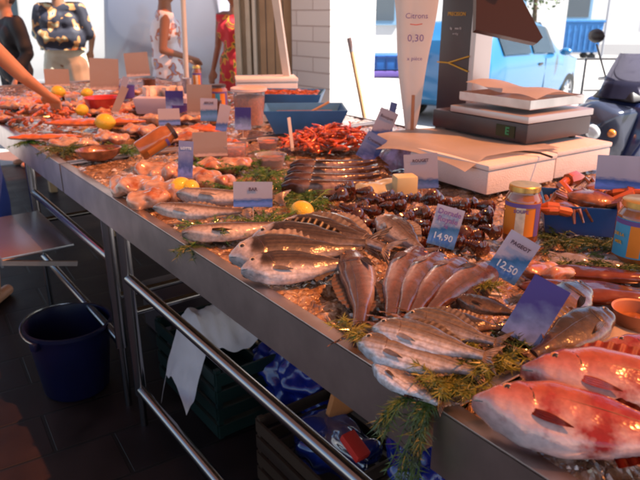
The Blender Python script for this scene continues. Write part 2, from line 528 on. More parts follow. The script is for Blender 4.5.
def tray(label, y0, y1):
    t = thing('steel_tray', label, 'tray', ((XF + XB) / 2, (y0 + y1) / 2, 0.825), group='steel display trays of the fish stall')
    w, l = XB - XF, y1 - y0
    b = B()
    b.box((-w / 2 + 0.003, 0, 0.0595), (0.006, l, 0.119)); b.obj('front_apron', M_steel, t, smooth=False)
    b = B()
    b.box((0, 0, 0.02), (w - 0.02, l - 0.02, 0.01))
    b.box((w / 2 - 0.003, 0, 0.0595), (0.006, l, 0.119))
    b.box((0, -l / 2 + 0.003, 0.0595), (w - 0.014, 0.006, 0.119)); b.box((0, l / 2 - 0.003, 0.0595), (w - 0.014, 0.006, 0.119))
    b.obj('pan', M_steel, t, smooth=False)
    b = B()
    b.box((-w / 2 + 0.016, 0, 0.1225), (0.034, l + 0.001, 0.005), bev=0.0018)
    b.box((0.0, -l / 2 + 0.012, 0.1225), (w - 0.07, 0.022, 0.005), bev=0.0018)
    b.box((0.0, l / 2 - 0.012, 0.1225), (w - 0.07, 0.022, 0.005), bev=0.0018)
    b.obj('lip', M_steel, t)
    return t
trays = [(-0.35, 0.583, 'near steel tray holding the red rockfish'), (0.622, 2.722, 'long middle steel tray under the breams and basses'), (2.74, 6.1, 'far steel tray at the back left under the pale fillets and lemons')]
for y0, y1, lb in trays:
    tray(lb, y0, y1)
    b = B()
    nx, ny = (170, int((y1 - y0) * 100)) if y1 < 3 else (80, 150)
    x0, x1 = XF + 0.03, XB - 0.02
    b.sheet(lambda u, v: (x0 + (x1 - x0) * u, y0 + 0.02 + (y1 - y0 - 0.04) * v, bed_z(x0 + (x1 - x0) * u, y0 + (y1 - y0) * v)), nx, ny)
    tag(b.obj('crushed_ice', M_film), 'crushed ice under clear wet film, brown beneath, pale glints painted in, ' + ('in the near tray' if y1 < 1 else 'in the middle tray' if y1 < 3 else 'in the far tray'), 'ice bed', kind='stuff')
m_ice = mat('added_ice_chip', (.8, .76, .74), .06, trans=.35, ior=1.31, coat=1)
b = B(); rnd = random.Random(12)
for i in range(1300):
    y = rnd.choice((rnd.uniform(-.3, .56), rnd.uniform(.65, 2.68), rnd.uniform(.65, 1.6), rnd.uniform(2.76, 6.0))); x = .70 + 1.7 * rnd.random() ** 1.4
    if noise.noise(Vector((x * 5, y * 5, 9))) < -.12: continue
    c_ = Vector((x, y, bed_z(x, y) + .002)); q_ = rnd.uniform(.004, .011)
    vs = [b.bm.verts.new(c_ + Vector(v) * q_ * rnd.uniform(.6, 1.3)) for v in ((1, 0, 0), (-1, 0, 0), (0, 1, 0), (0, -1, 0), (0, 0, .8), (0, 0, -.6))]
    for f_ in ((0, 2, 4), (2, 1, 4), (1, 3, 4), (3, 0, 4), (2, 0, 5), (1, 2, 5), (3, 1, 5), (0, 3, 5)): b.bm.faces.new([vs[k] for k in f_])
tag(b.obj('glint_ice_chips', m_ice, smooth=False), 'clear ice chips added between the fish for pale sparkle', 'ice', kind='stuff')  # chips added to give the dull bed pale sparkles
tb = thing('trestle_table', 'wooden trestle top and inner legs carrying the steel trays', 'table', (1.5, 3.0, 0))
b = B(); b.box((0.1, -0.1, 0.8), (1.6, 6.1, 0.03)); b.obj('table_top', M_wood, tb, smooth=False)
for x in (-0.15, 0.6):
    for y in (-2.6, -0.6, 1.4, 2.9):
        b = B(); b.box((x, y, 0.395), (0.06, 0.06, 0.78)); b.obj('leg', M_wood, tb, smooth=False)

def rail_frame(label, y0, y1, zt=0.64, zb=0.17, mid=None):
    t = thing('tube_frame', label, 'frame', (0.69, y0, 0), group='polished tube frames along the front of the stall')
    l = y1 - y0
    b = B(); b.tube([(0, 0, zt), (0, l, zt)], 0.019, 14); b.obj('upper_rail', M_pipe, t)
    b = B(); b.tube([(0, 0, zb), (0, l, zb)], 0.019, 14); b.obj('lower_rail', M_pipe, t)
    for y in (0, l):
        b = B(); b.tube([(0, y, zb - 0.02), (0, y, 0.82)], 0.022, 14); b.tube([(0, y, 0.0), (0, y, zb)], 0.014, 12); b.obj('post', M_pipe, t)
    b = B()
    b.bm.free()
    for y in (0, l):
        b = B(); b.tube([(0.0, y, 0.5), (0.7, y, 0.5)], 0.014, 10); b.obj('cross_rail', M_pipe, t)
    return t
rail_frame('polished tube frame below the near half of the stall, beside the blue bucket', -0.2, 2.10)
rail_frame('farther polished tube frame carrying the small steel shelf', 2.27, 3.45, 0.66, 0.3)
sh = thing('steel_shelf', 'small folding steel shelf hung on the farther tube frame', 'shelf', (0.50, 2.98, 0.60))
M_shelf = mat('pale_shelf_steel', (.3, .32, .36), .3, .85)
b = B(); b.box((0.02, 0, 0), (0.29, 0.6, 0.012), bev=0.004); b.box((-0.126, 0, -0.016), (0.008, 0.6, 0.04)); b.obj('shelf_plate', M_shelf, sh)
for y in (-0.3, 0.3):
    b = B(); b.box((0.02, y, -0.05), (0.3, 0.014, 0.02), rot=Ry(R(14))); b.obj('bracket', M_steel, sh)

# ------------------------------------------------------------------ fish
def curve(tab, s):
    for (a, va), (b_, vb) in zip(tab, tab[1:]):
        if s <= b_:
            k = (s - a) / (b_ - a)
            k = k * k * (3 - 2 * k) * 0.5 + k * 0.5
            return va + (vb - va) * k
    return tab[-1][1]
KINDS = {
 'bream': dict(top=[(0, .012), (.03, .05), (.1, .105), (.2, .15), (.32, .168), (.5, .155), (.7, .1), (.88, .045), (1, .036)],
               bot=[(0, .012), (.04, .04), (.12, .075), (.25, .118), (.4, .128), (.6, .105), (.8, .055), (.9, .036), (1, .032)], th=.085, eye=(.09, .04, .027), tail=.15, fork=.5),
 'mullet': dict(top=[(0, .012), (.03, .045), (.1, .08), (.2, .1), (.35, .105), (.6, .08), (.85, .04), (1, .032)],
               bot=[(0, .014), (.04, .04), (.15, .07), (.35, .09), (.6, .07), (.85, .035), (1, .028)], th=.075, eye=(.1, .03, .02), tail=.15, fork=.5),
 'bass': dict(top=[(0, .01), (.05, .035), (.15, .06), (.3, .085), (.5, .085), (.75, .05), (.9, .034), (1, .03)],
               bot=[(0, .012), (.06, .035), (.2, .065), (.4, .09), (.6, .08), (.8, .045), (1, .026)], th=.065, eye=(.08, .022, .014), tail=.14, fork=.35),
 'rockfish': dict(top=[(0, .012), (.05, .035), (.12, .08), (.2, .12), (.35, .155), (.55, .14), (.75, .09), (.9, .05), (1, .045)],
               bot=[(0, .02), (.04, .045), (.12, .085), (.25, .13), (.42, .14), (.6, .11), (.8, .06), (1, .04)], th=.1, eye=(.13, .045, .024), tail=.15, fork=.15),
 'eel': dict(top=[(0, .02), (.05, .04), (.2, .06), (.5, .06), (.8, .035), (1, .015)],
               bot=[(0, .02), (.05, .035), (.2, .055), (.5, .055), (.8, .03), (1, .015)], th=.05, eye=(.07, .02, .012), tail=.1, fork=.1),
}
LB = 0.85            # the body's share of the length; the tail fin is the rest
def fish_body(k, bend=0.0):
    d = KINDS[k]; b = B(); n, seg = 56, 28
    rings = []
    for i in range(n + 1):
        s = (i / n) ** 1.15
        x = .5 - s * LB
        tp, bt = curve(d['top'], s), curve(d['bot'], s)
        tk = d['th'] * min(1, (s * 9 + .12) ** .55) * (1 - .72 * max(0, (s - .35) / .65) ** 1.2)
        ring = []
        for j in range(seg):
            a = 2 * PI * j / seg
            c_, s_ = math.cos(a), math.sin(a)
            y = (tp if c_ > 0 else bt) * (abs(c_) ** .85) * (1 if c_ > 0 else -1)
            z = tk * (abs(s_) ** .8) * (1 if s_ > 0 else -1)
            h = abs(y) / max(.001, (tp if c_ > 0 else bt))
            sg = .265 - .07 * h * h + (.02 if c_ < 0 else 0)
            if s < sg and abs(s_) > .25:
                z *= 1.075
                if .55 * sg < s < .6 * sg: z *= .95
            z *= 1 + .03 * noise.noise(Vector((x * 7, y * 9, 2)))
            yy = y + bend * (x - .1) ** 2
            ring.append(b.bm.verts.new((x, yy, z)))
        rings.append(ring)
    for p, q in zip(rings, rings[1:]):
        for j in range(seg):
            b.bm.faces.new((p[j], p[(j + 1) % seg], q[(j + 1) % seg], q[j]))
    b.bm.faces.new(rings[0]); b.bm.faces.new(rings[-1][::-1])
    return b
def flank_z(k, s, y):
    d = KINDS[k]
    h = curve(d['top'], s) if y > 0 else curve(d['bot'], s)
    c_ = min(.98, abs(y) / max(h, .001)) ** (1 / .85)
    tk = d['th'] * min(1, (s * 9 + .12) ** .55) * (1 - .72 * max(0, (s - .35) / .65) ** 1.2)
    return tk * math.sqrt(1 - c_ * c_) ** .8
def fish_proto(k, name, m, finm, bend=0.0, eyem=None, mouthm=None):
    d = KINDS[k]
    t = thing(name, 'x', 'fish')
    fish_body(k, bend).obj('body', m, t)
    xe = .5 - LB
    yb = bend * (xe - .1) ** 2
    # tail fin, forked, rayed
    b = B()
    tl, fk = d['tail'], d['fork']
    def tailf(u, v):
        w = 2 * v - 1
        x = xe + .02 - u * tl * (1 - fk * (1 - abs(w)) * u)
        y = yb + w * (.03 + .12 * u ** 1.1)
        z = .006 * math.sin(v * 50) * u + .01 * math.sin(u * 5 + v * 3) * u
        return (x, y, z)
    b.sheet(tailf, 10, 28, .004); b.obj('tail_fin', finm, t)
    b = B()   # dorsal fin lying half raised, spines as ripples
    def dors(u, v):
        s = .24 + .55 * u
        x = .5 - s * LB
        y0 = curve(d['top'], s) + bend * (x - .1) ** 2
        hgt = .062 * math.sin(PI * min(1, u * .9 + .1)) ** .6 * (1 + .07 * math.cos(u * 60))
        return (x - v * .02, y0 - .006 + hgt * v, .004 * math.sin(u * 60) + .012 * v)
    b.sheet(dors, 60, 3, .003); b.obj('dorsal_fin', finm, t)
    b = B()
    def anal(u, v):
        s = .62 + .2 * u
        x = .5 - s * LB
        y0 = -curve(d['bot'], s) + bend * (x - .1) ** 2
        return (x - v * .02, y0 + .006 - .04 * v * (1 - .6 * u), .003 * math.sin(u * 30))
    b.sheet(anal, 16, 2, .003); b.obj('anal_fin', finm, t)
    for sg in (1, -1):
        b = B()
        z0 = d['th']
        def pec(u, v):
            w = 2 * v - 1
            L = .15
            x = .5 - .27 * LB - u * L
            y = -.035 - .035 * u + w * .02 * math.sin(PI * min(1, .25 + u * .72))
            s = (.5 - x) / LB
            return (x, y, sg * (z0 * (1 - .5 * max(0, (s - .35) / .65)) * .97 + .004 + .012 * u + .002 * math.sin(v * 25)))
        b.sheet(pec, 8, 12, .003); b.obj('pectoral_fin', finm, t)
        b = B(); pts = []          # the gill opening behind the cheek
        for q in range(13):
            a_ = -1.15 + 2.2 * q / 12
            s_ = .275 - .075 * math.sin(a_) ** 2
            y_ = math.sin(a_) * .86 * (curve(d['top'], s_) if a_ > 0 else curve(d['bot'], s_))
            x_ = .5 - s_ * LB
            pts.append((x_, y_ + bend * (x_ - .1) ** 2, sg * (flank_z(k, s_, y_) * 1.03 - .001)))
        b.tube(pts, [.0008 + .0032 * math.sin(PI * q / 12) for q in range(13)], 6); b.obj('gill_opening', M_gill, t)
        b = B(); pts = []
        for q in range(15):
            s_ = .3 + .68 * q / 14; y_ = .3 * curve(d['top'], s_); x_ = .5 - s_ * LB
            pts.append((x_, y_ + bend * (x_ - .1) ** 2, sg * (flank_z(k, s_, y_) * 1.0)))
        b.tube(pts, .0014, 5); b.obj('lateral_line', M_gill, t)
        s, y, r = d['eye']
        x = .5 - s * 1.0
        zz = flank_z(k, s / LB, y) * 1.02
        b = B(); b.ball((x, y + bend * (x - .1) ** 2, sg * zz * .93), (r, r, r * .45), 2); e = b.obj('eye', eyem or M_eyew, t)
        b = B(); b.ball((x, y + bend * (x - .1) ** 2, sg * (zz * .93 + r * .33)), (r * .58, r * .58, r * .22), 2); b.obj('pupil', M_eyeb, e)
    b = B()
    b.tube([(.495, -.008, d['th'] * .38), (.478, -.014, d['th'] * .56), (.455, -.022, d['th'] * .72)], [.0015, .003, .0015], 6)
    b.obj('mouth', mouthm or M_eyeb, t)
    b = B(); b.tube([(.495, -.008, -d['th'] * .38), (.478, -.014, -d['th'] * .56), (.455, -.022, -d['th'] * .72)], [.0015, .003, .0015], 6)
    b.obj('mouth', mouthm or M_eyeb, t)
    return t
fm_bream = fish_mat('bream_skin', [(0, (.55, .53, .56)), (.24, (.42, .4, .42)), (.4, (.14, .105, .09)), (.56, (.04, .026, .02)), (1, (.012, .007, .005))], 75, stripes=((.12, .08, .05), 9, .22), head=(.3, .28, .3), spot=(.02, .012, .01))
fm_royal = fish_mat('sea_bream_skin', [(0, (.5, .48, .5)), (.25, (.38, .36, .38)), (.45, (.13, .1, .085)), (.65, (.035, .02, .012)), (1, (.015, .01, .007))], 75, stripes=((.2, .1, .05), 11, .25), head=(.32, .28, .28))
fm_gurn = fish_mat('mullet_skin', [(0, (.36, .34, .42)), (.2, (.24, .19, .21)), (.4, (.09, .05, .045)), (.75, (.04, .018, .016)), (1, (.16, .11, .11))], 60, stripes=((.2, .07, .03), 3, .22))
fm_sal = fish_mat('salema_skin', [(0, (.5, .54, .64)), (.35, (.36, .37, .42)), (.52, (.13, .11, .1)), (1, (.03, .026, .024))], 90, stripes=((.17, .1, .03), 7, .42), dist=.05)
fm_bass = fish_mat('bass_skin', [(0, (.5, .46, .45)), (.4, (.38, .32, .3)), (.6, (.12, .085, .07)), (1, (.035, .025, .02))], 100)
fm_grey = fish_mat('grey_bream_skin', [(0, (.2, .14, .1)), (.35, (.06, .035, .022)), (.6, (.022, .012, .008)), (1, (.012, .008, .006))], 65, blotch=((.16, .07, .03), 3, .55, .7))
fm_red = fish_mat('rockfish_skin', [(0, (.44, .38, .41)), (.33, (.4, .27, .28)), (.5, (.34, .13, .12)), (.72, (.26, .055, .03)), (1, (.36, .11, .025))], 80, blotch=((.2, .012, .014), 3.0, .47, .57), rough=.18, grain=.12)
fm_hake = fish_mat('hake_skin', [(0, (.36, .27, .26)), (.3, (.08, .035, .025)), (.6, (.03, .011, .008)), (1, (.07, .028, .018))], 110, rough=.15, sbump=.15)
fin_br = mat('brown_fin', (.15, .09, .06), .3, coat=.8, var=.3, vscale=25)
fin_gr = mat('pale_fin', (.28, .22, .18), .3, coat=.8, var=.3, vscale=25)
fin_rd = mat('red_fin', (.36, .05, .025), .3, coat=.8, var=.35, vscale=20)
M_gill = mat('dark_gill_line', (.05, .02, .015), .3, coat=.6)
M_eyer = mat('amber_eye', (.5, .2, .05), .1, coat=1)
USED = {}
def put_fish(pk, nose, tail, label, group=None, roll=0.0, up=True, z=.99, pitch=0.0, name=None, world=False, thick=1.0):
    a = nose if world else P(nose[0], nose[1], z)
    c = tail if world else P(tail[0], tail[1], z)
    a, c = Vector(a), Vector(c)
    L = (a - c).length
    proto = PROTO[pk]
    o = proto if not USED.get(pk) else copy_tree(proto)
    USED[pk] = True
    d = (a - c).normalized()
    yaw = math.atan2(d.y, d.x)
    dor = Vector((-d.y, d.x, 0)); away = Vector((sa, ca, 0))
    flip = (dor.dot(away) < 0) == up
    m = Rz(yaw) @ Ry(-pitch)
    if not up: roll = -roll
    if flip: m = m @ Rx(PI); roll = -roll
    m = m @ Rx(roll)
    o.location = (a + c) / 2
    o.rotation_euler = m.to_euler()
    o.scale = (L, L, L * thick)
    tag(o, label, 'fish', group)
    return o
PROTO = {
 'bream': fish_proto('bream', 'gilthead_bream', fm_bream, fin_gr, .05),
 'royal': fish_proto('bream', 'royal_bream', fm_royal, fin_gr, -.05),
 'mullet': fish_proto('mullet', 'red_mullet', fm_gurn, fin_br, .25, M_eyer),
 'salema': fish_proto('bream', 'striped_salema', fm_sal, fin_gr, .05),
 'bass': fish_proto('bass', 'sea_bass', fm_bass, fin_gr, .15),
 'grey': fish_proto('bream', 'black_bream', fm_grey, fin_br, 0),
 'red': fish_proto('rockfish', 'red_rockfish', fm_red, fin_rd, .05, M_eyer),
 'hake': fish_proto('eel', 'small_hake', fm_hake, fin_br, .3),
}
g = 'breams fanned out at the front edge of the middle tray'
put_fish('bream', (241, 272), (372, 263), 'front bream of the overlapping row, its pale belly nearest the steel lip', g, .55, z=.985)
put_fish('bream', (229, 259), (376, 250), 'second bream of the overlapping row, snout sticking out left of the front one', g, .7, z=1.0)
put_fish('bream', (252, 240), (386, 246), 'third bream of the row, only its ridged brown back showing', g, .75, z=1.01)
put_fish('bream', (278, 229), (392, 243), 'fourth bream of the row, wedged behind the third', g, .8, z=1.015)
put_fish('royal', (300, 223), (402, 252), 'rearmost bream of the row, in front of the lemon and green sprigs', g, .6, z=1.01)
put_fish('royal', (378, 221), (432, 256), 'single pale bream with its head up, left of the first price card', g, .4, z=1.0)
g = 'red mullets fanned out head up in the middle tray'
put_fish('mullet', (356, 256), (373, 342), 'leftmost and widest mullet of the fan, grey rim along its belly', g, .2, up=False, z=.985)
put_fish('mullet', (414, 252), (372, 334), 'second mullet of the fan, orange patch near its head', g, .3, up=False, z=.995)
put_fish('mullet', (436, 257), (382, 328), 'third mullet of the fan, between the orange patched one and the green tinged ones', g, .35, up=False, z=1.0)
put_fish('mullet', (460, 262), (392, 324), 'fourth mullet of the fan, partly under its neighbours', g, .35, up=False, z=1.0)
put_fish('mullet', (492, 266), (404, 320), 'rightmost mullet of the fan, pointing at the tilted price card', g, .35, up=False, z=1.0)
g = 'silver salemas with golden stripes in the middle tray'
put_fish('salema', (357, 345), (497, 378), 'long pale salema with golden stripes lying foremost in the striped pile', g, .5, z=.99)
put_fish('salema', (372, 330), (505, 362), 'upper striped salema lying behind the foremost one', g, .45, z=1.01)
put_fish('salema', (404, 318), (512, 348), 'salema at the back of the striped pile under the grey bream', g, .75, z=1.01)
put_fish('salema', (372, 366), (452, 412), 'bluish salema lowest in the pile against the steel lip', g, .1, z=.965)
g = 'dark breams around the violet card'
put_fish('grey', (428, 322), (516, 330), 'dark bream lying above the striped pile', g, .6, z=1.01)
put_fish('grey', (456, 300), (532, 318), 'dark bream behind the fennel, its back under the tilted card', g, .3, z=1.0)
put_fish('grey', (612, 318), (518, 362), 'round headed dark bream right of the violet card, head to the right', g, .4, z=1.0)
put_fish('grey', (586, 292), (512, 352), 'dark bream half hidden behind the violet card', g, .35, z=.99)
put_fish('grey', (540, 330), (470, 352), 'small dark bream lying between the fennel and the violet card', g, .4, z=.985)
g = 'red rockfish in the near tray'
put_fish('red', (472, 403), (760, 462), 'largest red and white blotched rockfish, foremost in the near tray', g, .5, z=1.0, pitch=0)
put_fish('red', (520, 372), (790, 410), 'second red rockfish, behind the foremost one', g, .6, z=1.02)
put_fish('red', (594, 350), (800, 385), 'rearmost red rockfish, head beside the earthenware bowl', g, .6, z=1.02)
g = 'sea basses at the back left of the breams'
put_fish('bass', (182, 236), (306, 224), 'slim silver bass lying below the white price card', g, .35, z=.98)
put_fish('bass', (153, 210), (258, 214), 'silver bass with opened orange belly at the steel lip', g, .5, z=.99)
put_fish('bass', (176, 196), (292, 200), 'silver bass behind the opened one, ending under the white price card', g, .3, z=1.0)
g = 'glossy small hakes laid side by side'
for i, lb in enumerate(['frontmost small hake of the glossy brown row', 'second small hake of the glossy brown row', 'third small hake of the glossy brown row', 'rearmost small hake of the glossy brown row, next to the orange shrimps']):
    put_fish('hake', (282 + i * 3, 190 - i * 7), (402 - i * 3, 184 - i * 7), lb, g, .2, z=.985 + .006 * i, thick=1.4)

# red belly opening of the gutted bass is its own flesh: build as a part of that fish
# ------------------------------------------------------------------ shrimps and prawns
def shrimp_proto(name, m, cat, legs=True, curl=2.4, fat=1.0):
    t = thing(name, 'x', cat)
    b = B(); pts = []; rs = []
    n = 26
    for i in range(n):
        s = i / (n - 1); a = s * curl
        rr = .42
        pts.append((rr * math.sin(a) - .3, rr * (1 - math.cos(a)) - .3, 0))
        base = .105 * (1 - .72 * s) if s > .12 else .05 + .055 * (s / .12)
        rs.append(fat * base * (1 + .12 * (1 if i % 3 == 0 else -.3) * (1 if s > .35 else 0)))
    b.tube(pts, rs, 10); b.obj('shell', m, t)
    b = B(); e = Vector(pts[-1]); d = (e - Vector(pts[-3])).normalized(); pn = Vector((-d.y, d.x, 0))
    for k in (-1, 0, 1):
        b.tube([e, e + d * .08 + pn * k * .03, e + d * .14 + pn * k * .07], [.02, .028, .006], 5)
    if legs: b.obj('tail_fan', m, t)
    else: b.bm.free()
    b = B()
    for k in range(2 if legs else 0):
        p0 = Vector(pts[0]); b.tube([p0, p0 + Vector((-.12, -.04 + k * .06, .04)), p0 + Vector((-.3, .08 + k * .16, .02))], [.008, .006, .003], 4)
    for k in range(6 if legs else 0):
        i = 4 + k * 2; p0 = Vector(pts[i]); c = Vector((-.3, .12, 0)); q = (c - p0).normalized()
        b.tube([p0 + q * .05, p0 + q * .17 + Vector((.02, 0, .03)), p0 + q * .22 + Vector((-.03, 0, -.02))], [.013, .009, .004], 4)
    if legs: b.obj('legs_and_feelers', m, t)
    else: b.bm.free()
    b = B(); b.ball((-.29, -.27, .06), .022, 1); b.ball((-.29, -.27, -.06), .022, 1); b.obj('eye', M_eyeb, t)
    return t
def scatter(proto, pts, size, label, cat, group, first=[None], rx=.5):
    for i, p in enumerate(pts):
        o = proto if i == 0 else copy_tree(proto)
        o.location = p
        o.rotation_euler = (random.uniform(-rx, rx), random.uniform(-rx, rx), random.uniform(0, 2 * PI))
        s = size * random.uniform(.85, 1.15); o.scale = (s, s, s)
        tag(o, label, cat, group)
m_shr = mat('cooked_shrimp_shell', (.52, .085, .02), .28, coat=.8, var=.3, vscale=5)
m_prn = mat('dark_prawn_shell', (.06, .015, .007), .16, coat=1, var=.5, vscale=5)
m_lan = mat('langoustine_shell', (.42, .1, .035), .3, coat=.8, var=.35, vscale=5)
def heap(cx, cy, rx, ry, n, z0, hz, rot=0.0):
    out = []
    for i in range(n):
        a = random.uniform(0, 2 * PI); q = math.sqrt(random.random())
        x, y = q * math.cos(a) * rx, q * math.sin(a) * ry
        out.append(Vector((cx + x * math.cos(rot) - y * math.sin(rot), cy + x * math.sin(rot) + y * math.cos(rot), z0 + hz * (1 - q * q) * random.uniform(.35, 1))))
    return out
c = P(333, 143, .97)
st = thing('shrimp_tray', 'clear shallow tray under the heap of orange shrimps', 'tray', (c.x, c.y, .955), CAMYAW)
M_clear = mat('clear_plastic', (.8, .8, .82), .08, trans=.92, ior=1.2)
b = B(); b.sheet(lambda u, v: ((u - .5) * .44, (v - .5) * .36, .03 * max(abs(2 * u - 1), abs(2 * v - 1)) ** 6), 24, 24, .002); b.obj('shell', M_clear, st)
scatter(shrimp_proto('cooked_shrimp', m_shr, 'shrimp'), heap(c.x, c.y, .23, .17, 170, .975, .08, CAMYAW), .09, 'cooked orange shrimp in the bright heap before the blue trays', 'shrimp', 'orange shrimps heaped in the clear tray')
# dark prawns in three rows
pr = shrimp_proto('dark_prawn', m_prn, 'prawn', curl=1.0, fat=1.35, legs=False)
pts = []
for row in range(4):
    for i in range(17):
        pts.append(P(322 + i * 9.3 + row * 3 + random.uniform(-2, 2), 228 - row * 11 + i * .9 + random.uniform(-2, 2) - (i < 3) * 4, .975 + .008 * row))
for i, p in enumerate(pts):
    o = pr if i == 0 else copy_tree(pr)
    o.location = p
    d = random.uniform(-.25, .25)
    o.rotation_euler = (random.uniform(-.5, .5), random.uniform(-.5, .5), CAMYAW + R(125) + d * 2.2)
    s = .135 * random.uniform(.85, 1.2); o.scale = (s, s, s * 1.1)
    tag(o, 'dark brown prawn in the packed rows behind the breams', 'prawn', 'dark prawns packed in rows')
lan = shrimp_proto('langoustine', m_lan, 'langoustine', curl=1.4)
c = P(35, 118, .97)
scatter(lan, heap(c.x, c.y, .3, .32, 34, .965, .07) + heap(1.45, 3.9, .25, .2, 12, .965, .03), .13, 'orange langoustine in the loose pile at the far left, by the bare arm', 'langoustine', 'langoustines piled at the far left')

# ------------------------------------------------------------------ fillets and lumps of pale fish
def lump(name, px, py, size, material, label, cat, z=.97, rz=0.0, group=None, seed=0, disp=.02):
    p = P(px, py, z)
    t = blob(name, [(Vector((-size[0] * .3, 0, 0)), size[2], Vector((size[0] * .3, size[1] * .15, 0)), size[2] * .7),
                    ((0, 0, 0), (size[0] * .5, size[1] * .5, size[2] * .9)),
                    ((size[0] * .2, -size[1] * .18, size[2] * .2), (size[0] * .25, size[1] * .3, size[2] * .75))], .006, material, None, 5, disp=disp, dscale=28, seed=seed)
    t.location = p; t.rotation_euler = (0, 0, rz)
    tag(t, label, cat, group)
    return t
m_monk = fish_mat('monkfish_flesh', [(0, (.46, .3, .23)), (.5, (.38, .22, .15)), (1, (.44, .28, .21))], 40, rough=.2, stripes=((.5, .38, .32), 5, .35), blotch=((.3, .09, .03), 16, .5, .66), sbump=.1)
m_fil = fish_mat('pale_fillet', [(0, (.46, .32, .25)), (.5, (.4, .25, .18)), (1, (.42, .24, .17))], 30, rough=.22, stripes=((.5, .4, .34), 9, .45), blotch=((.36, .1, .04), 12, .48, .64), sbump=.1)
m_salm = fish_mat('salmon_flesh', [(0, (.5, .13, .03)), (.5, (.45, .1, .022)), (1, (.5, .18, .06))], 25, rough=.3, sbump=.1)
m_smoke = fish_mat('smoked_flesh', [(0, (.16, .035, .014)), (.4, (.07, .014, .007)), (.8, (.09, .02, .009)), (1, (.3, .2, .1))], 60, rough=.16, sbump=.4)
g = 'skinned monkfish tails heaped at the front lip'
for i, (px, py, sx, sy, sz, rz, lb) in enumerate([
        (137, 186, .2, .12, .035, -.5, 'skinned pink monkfish tail lying nearest the lip, leftmost of the heap'),
        (160, 172, .22, .12, .035, -.9, 'skinned monkfish tail at the back of the heap, below the amber jar'),
        (172, 192, .2, .11, .04, -.7, 'skinned monkfish tail under the lemon with the upright card'),
        (195, 176, .2, .1, .035, -1.0, 'skinned monkfish tail behind the upright card'),
        (215, 182, .14, .08, .03, -.8, 'small orange ended monkfish tail, rightmost of the heap'),
        (150, 198, .14, .09, .03, -.3, 'short monkfish piece tucked low against the gutted bass')]):
    lump('monkfish_tail', px, py, (sx, sy, sz), m_monk, lb, 'fish', rz=rz, group=g, seed=i, z=.98)
g = 'pale fillets piled on the far tray'
fl = [(15, 105, 'pale pink fillet at the far left end of the table'), (35, 96, 'pale fillet just left of the reaching hand'), (5, 118, 'wet pale fillet at the very left, above the lip'), (75, 143, 'flat pale fillet lying below the salmon side'), (110, 137, 'pale fillet with bright sheen left of the amber jar'),
      (140, 130, 'pale fillet directly behind the amber jar'), (118, 120, 'rounded fillet beside the yellow lemon half'), (175, 133, 'fillet between the amber jar and the green tag'), (160, 118, 'fillet under the white plastic tub'), (205, 152, 'pale fillet inside the front of the clear box'),
      (140, 105, 'orange pink fillet behind the red bowl'), (190, 118, 'fillet left of the two blue cards'), (225, 165, 'orange tinted fillet in front of the glass bowl')]
for i in range(22):
    px_, py_ = random.uniform(0, 235), 0
    py_ = random.uniform(92, 104 + px_ * .2)
    lump('pale_fillet', px_, py_, (.24, .13, .024), m_fil if i % 4 else m_salm, 'pale orange pink fillet lying among the langoustines and cards of the far tray', 'fillet', rz=random.uniform(-1.4, -.3), group='fillets scattered between the cards', seed=60 + i, z=.968)
for i, (px, py, lb) in enumerate(fl):
    lump('pale_fillet', px, py, (.24, .13, .026), m_fil, lb, 'fillet', rz=random.uniform(-1.4, -.3), group=g, seed=10 + i, z=.975)
s1 = lump('salmon_side', 95, 122, (.55, .14, .022), m_salm, 'long orange salmon side pointing at the lemon half', 'fillet', rz=CAMYAW + .1, seed=30, z=.99, disp=.004)
s2 = lump('salmon_side', 45, 137, (.36, .08, .016), m_salm, 'narrow orange salmon strip along the left lip', 'fillet', rz=CAMYAW + .1, seed=31, z=.975, disp=.004)
lump('smoked_fillet', 588, 292, (.3, .1, .022), m_smoke, 'dark red glossy smoked fillet, nearer of the two slabs', 'fillet', rz=CAMYAW - .22, seed=40, z=.975, disp=.003)
lump('smoked_fillet', 600, 274, (.26, .07, .018), m_smoke, 'dark red smoked fillet behind the nearer slab, below the green sprigs', 'fillet', rz=CAMYAW - .25, seed=41, z=.965, disp=.003)
lump('pale_fillet', 545, 270, (.13, .09, .018), m_fil, 'beige fillet end poking out beside the tilted price card', 'fillet', rz=CAMYAW - .3, seed=42, z=.97, group=g)
# open crab shell at the front left
cs = thing('crab_shell', 'upturned brown crab shell by the green sprig at the lip', 'crab', P(100, 160, .95))
m_crab = mat('crab_shell_orange', (.2, .07, .03), .3, coat=.8, var=.6, vscale=30, bump=.3, bscale=60)
b = B(); b.lathe([(.0, .0), (.05, .004), (.075, .025), (.085, .05), (.078, .052), (.068, .03), (.04, .015), (0, .012)], 28); b.xf(Matrix.Diagonal((1.15, .85, 1, 1))); b.obj('shell', m_crab, cs)
b = B(); b.ball((0, 0, .025), (.055, .04, .018), 2); b.obj('crab_meat', m_monk, cs)

